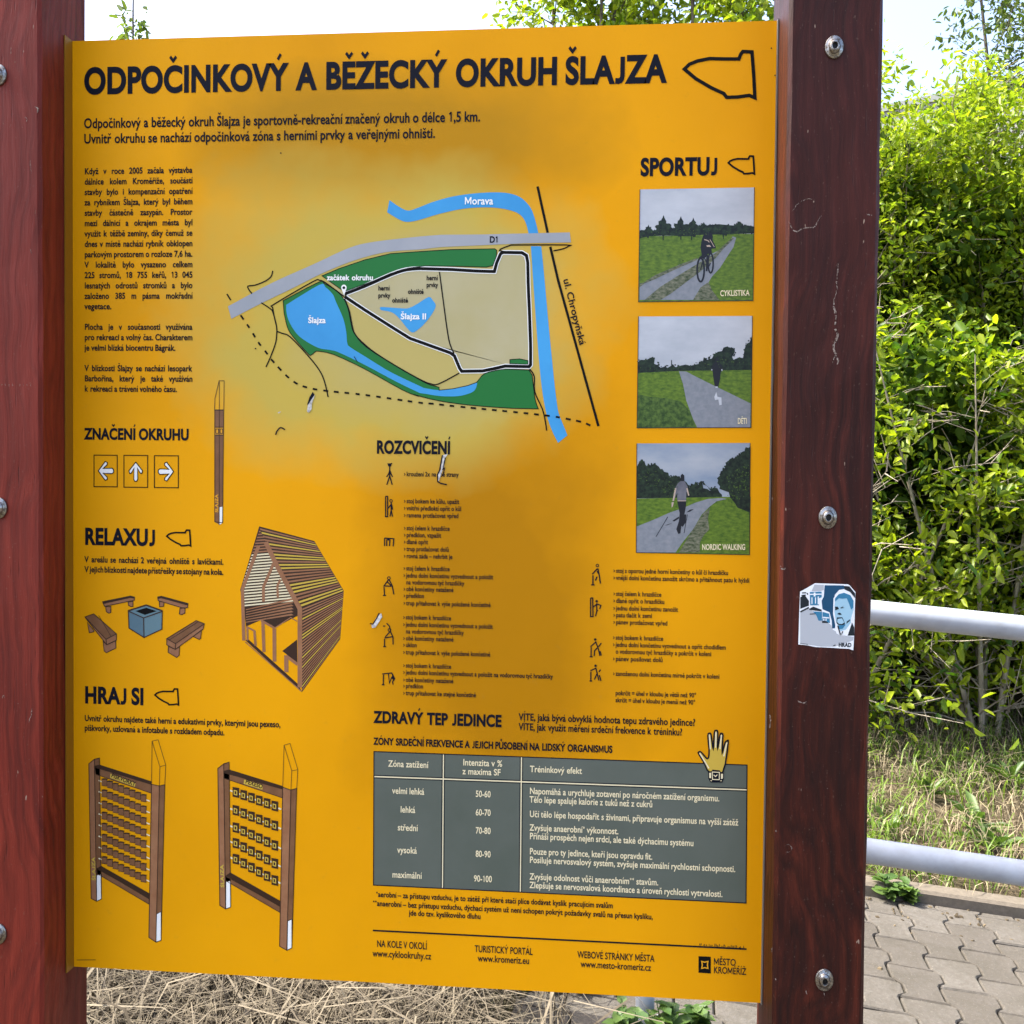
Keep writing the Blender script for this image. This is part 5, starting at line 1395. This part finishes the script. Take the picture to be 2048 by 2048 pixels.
def sapling():
    p = at_depth(266, 40, 6.2); x, y = p.x, p.y; z0 = gz(x, y)
    root = empty('sapling', (x, y, z0), 'slender sapling with a leafy tuft showing above the left end of the board', 'sapling', None)
    b = MB(); b.smooth = True
    top = at_depth(268, -160, 6.2)
    b.tube([(x, y, z0-0.05), (x+0.01, y, z0+2.0), (p.x, p.y, p.z), (top.x, top.y, top.z)], [0.018, 0.013, 0.006, 0.003], 8)
    lv = Leaves(); pts = []; dirs = []
    for (hx, hz, n) in ((0.0, 0.0, 40), (0, -0.1, 46), (0, -0.35, 60), (0, -0.8, 60), (0, 0.85, 20)):
        for k in range(n):
            a = rng.uniform(0, 2*pi); ln = rng.uniform(0.02, 0.10 + (0.03 if hz < -0.2 else 0))
            d = np.array([cos(a), sin(a), rng.uniform(-0.2, 0.7)])
            pts.append(np.array([p.x, p.y, p.z+hz+rng.uniform(-0.05, 0.04)]) + d*ln); dirs.append(unit(d))
            if k % 4 == 0: b.tube([(p.x, p.y, pts[-1][2]-ln*0.5), tuple(pts[-1])], [0.002, 0.001], 4)
    b.build('trunk', M['bark'], root)
    foliage(lv, np.array(pts), np.array(dirs), 1, 0.06, 0.2, 0.3, 0.01, 0.42)
    lv.build('crown', M['leaf_c'], root)
sapling()

# ---- grass, straw
def blades(name, m_, n, area, hmin, hmax, w, lean, zfun=gz, kind=True, dens=None):
    """n curved blades scattered by area(rng, n) -> x, y"""
    x, y = area(n)
    z = np.array([zfun(a, b) for a, b in zip(x, y)]) - 0.004
    h = rng.uniform(hmin, hmax, n); az = rng.uniform(0, 2*pi, n); ln = rng.uniform(lean[0], lean[1], n)
    D = np.stack([np.cos(az), np.sin(az), np.zeros(n)], 1); S = np.stack([-np.sin(az), np.cos(az), np.zeros(n)], 1)
    P = np.stack([x, y, z], 1); ww = (w*rng.uniform(0.6, 1.4, n))[:, None]
    up = np.array([0, 0, 1.0])
    l = ln[:, None]; H = h[:, None]
    c1 = P + up*H*0.55*np.sqrt(np.clip(1-(l*0.6)**2, 0.04, 1)) + D*H*0.30*l
    c2 = P + up*H*0.85*np.sqrt(np.clip(1-(l*0.9)**2, 0.02, 1)) + D*H*0.80*l
    tip = P + up*H*(0.95*(1-l*0.75)) + D*H*1.05*l
    V = np.stack([P-S*ww*.5, P+S*ww*.5, c1-S*ww*.42, c1+S*ww*.42, c2-S*ww*.28, c2+S*ww*.28, tip], 1).reshape(-1, 3)
    me = bpy.data.meshes.new(name)
    idx = []
    base = np.array([0, 1, 3, 2, 2, 3, 5, 4, 4, 5, 6])
    q = (base[None, :] + 7*np.arange(n)[:, None]).ravel()
    me.vertices.add(n*7); me.vertices.foreach_set('co', V.ravel())
    me.loops.add(n*11); me.loops.foreach_set('vertex_index', q)
    ls = (np.array([0, 4, 8])[None, :] + 11*np.arange(n)[:, None]).ravel()
    me.polygons.add(n*3); me.polygons.foreach_set('loop_start', ls)
    me.update(calc_edges=True)
    at = me.attributes.new('tint', 'FLOAT', 'POINT'); at.data.foreach_set('value', np.repeat(rng.uniform(0, 1, n), 7))
    me.materials.append(m_); me.validate()
    o = bpy.data.objects.new(name, me); COL.objects.link(o)
    return tag(o, kind='stuff')

def bank_area(t0, t1, s0=-1.5, s1=4.4, clump=0.0):
    def f(n):
        s = rng.uniform(s0, s1, n); t = rng.uniform(t0, t1, n)
        if clump:
            k = max(8, int(n/clump)); cs = rng.uniform(s0, s1, k); ct = rng.uniform(t0, t1, k); i = rng.integers(0, k, n)
            s = cs[i] + rng.normal(0, 0.10, n); t = np.maximum(ct[i] + rng.normal(0, 0.09, n), t0)
        return AX.x*s + BX.x*t, AX.y*s + BX.y*t
    return f
blades('dry_grass', M['straw_pale'], 11500, bank_area(KERB+0.12, 4.6), 0.04, 0.20, 0.0042, (0.75, 1.0))
blades('green_grass', M['grass'], 11500, bank_area(KERB+0.14, 4.6, clump=48), 0.03, 0.17, 0.006, (0.3, 1.0))
blades('green_grass', M['grass'], 2600, bank_area(KERB+0.10, KERB+0.5, 0.2, 4.3, clump=60), 0.03, 0.10, 0.007, (0.2, 0.8))

def straw_area(n):
    x = rng.uniform(-1.05, -0.05, n); x = np.where(rng.uniform(0, 1, n) < 0.06, rng.uniform(-0.2, 0.2, n), x)
    return x, rng.uniform(0.15, 2.3, n)
blades('straw_litter', M['straw'], 17000, straw_area, 0.06, 0.34, 0.0028, (0.86, 1.0))
blades('straw_litter', M['straw'], 700, straw_area, 0.15, 0.5, 0.006, (0.8, 1.0))
def tuft_area(n):
    cs = np.array([(-0.42, 1.22), (-0.36, 1.30), (-0.46, 1.30), (-0.30, 1.25), (-0.38, 1.38), (-0.10, 1.3), (0.02, 1.35), (0.62, 1.5)]); i = rng.integers(0, len(cs), n)
    return cs[i, 0] + rng.normal(0, 0.05, n), cs[i, 1] + rng.normal(0, 0.06, n)
blades('green_grass', M['grass'], 1500, tuft_area, 0.06, 0.20, 0.006, (0.2, 0.9))

# ---- weeds in front of the paving joints
def weed(px, py, dep, kind, label, seed):
    p = at_depth(px, py, dep); x, y = p.x, p.y; z = gz(x, y)-0.01; r = np.random.default_rng(seed)
    hgt = max(0.06, p.z-z)
    root = empty('weed', (x, y, z), label, 'weed', 'weeds growing by the foot of the board')
    lv = Leaves(); b = MB(); b.smooth = True
    if kind == 'broad':
        for k in range(9):
            a = r.uniform(0, 2*pi); e = r.uniform(0.3, 1.2); l = hgt*r.uniform(0.6, 1.05)
            D = unit(np.array([[cos(a)*cos(e), sin(a)*cos(e), sin(e)]])); N = unit(np.array([[-cos(a)*sin(e), -sin(a)*sin(e), cos(e)]]))
            lv.add(np.array([[x, y, z]]), D, N, np.array([l]), np.array([l*0.27]), np.array([r.uniform(0.3, 1)]))
        b.tube([(x, y, z-0.01), (x, y, z+0.03)], 0.004, 6)
    else:
        for s in range(5):
            a = r.uniform(0, 2*pi); top = np.array([x+cos(a)*hgt*0.28, y+sin(a)*hgt*0.28, z+hgt*r.uniform(0.7, 1.05)]); bs = np.array([x, y, z])
            b.tube([tuple(bs), tuple(bs*0.5+top*0.5+np.array([0, 0, 0.01])), tuple(top)], [0.003, 0.002, 0.001], 5)
            for k in range(9):
                f = r.uniform(0.2, 1.0); q = bs*(1-f)+top*f; az = r.uniform(0, 2*pi)
                D = unit(np.array([[cos(az), sin(az), 0.35]])); N = unit(np.array([[0.2*r.normal(), 0.2*r.normal(), 1.0]])); l = 0.05*r.uniform(0.6, 1.2)
                lv.add(q[None], D, N, np.array([l]), np.array([l*0.6]), np.array([r.uniform(0, 1)]))
    b.build('stalk', M['weed'], root); lv.build('leaf_rosette', M['weed'], root)
weed(905, 1985, 2.62, 'broad', 'broad-leaved weed standing in the dry straw under the middle of the board', 1)
weed(1050, 2012, 2.62, 'broad', 'pale broad-leaved weed at the edge of the straw left of the railing upright', 2)
weed(1110, 1995, 2.66, 'stalk', 'small upright leafy weed in the paving under the board', 3)
weed(1156, 2005, 2.66, 'stalk', 'small leafy weed left of the railing upright under the board', 4)
weed(1262, 2008, 2.40, 'stalk', 'bushy little weed just left of the railing upright', 5)
weed(1330, 2012, 2.42, 'stalk', 'bushy little weed just right of the railing upright', 6)
weed(1395, 2030, 2.5, 'stalk', 'low green weed in the paving near the right post', 7)
weed(1775, 1762, 3.44, 'stalk', 'low green weed growing at the kerb beside the right post', 8)
weed(1812, 1772, 3.43, 'stalk', 'tiny green weed at the kerb to the right of the larger kerb weed', 9)
for i, (px, py, dep) in enumerate(((1960, 1560, 4.1), (1985, 1620, 3.9), (1780, 1600, 4.0), (1860, 1530, 4.4), (2020, 1500, 4.6))):
    weed(px, py, dep, 'broad', ('spreading green weed with long leaves on the bank at the right edge', 'green weed low on the bank just above the lower rail at the right', 'green weed on the bank beside the right post', 'green weed in the middle of the dry bank under the shrubs', 'highest green weed on the bank at the right edge')[i], 20+i)

def litter():
    """crumbs of earth, dead leaves and small stones swept against the kerb"""
    b = MB(); r = random.Random(5)
    for i in range(420):
        s_ = r.uniform(0.1, 4.3); t_ = KERB - abs(r.gauss(0, 0.10)) if r.random() < 0.7 else r.uniform(0.4, KERB)
        x, y = st(s_, t_); z = gz(x, y)+0.001; a = r.uniform(0.003, 0.011); w = r.uniform(0.3, 1); u = r.uniform(0, 6)
        h = a*r.uniform(0.25, 0.7)
        c = [(x+a*cos(u+q*1.57)*(1 if q % 2 else w), y+a*sin(u+q*1.57)*(1 if q % 2 else w)) for q in range(4)]
        b.add([(*k, z-0.002) for k in c]+[(x+(k[0]-x)*.6, y+(k[1]-y)*.6, z+h*r.uniform(.6, 1)) for k in c], [(0,1,5,4),(1,2,6,5),(2,3,7,6),(3,0,4,7),(4,5,6,7)], r.random())
    tag(b.build('ground_litter', tinted('ground_litter', (0.05, 0.038, 0.022), (0.22, 0.17, 0.10), 0.9), None), kind='stuff')
litter()
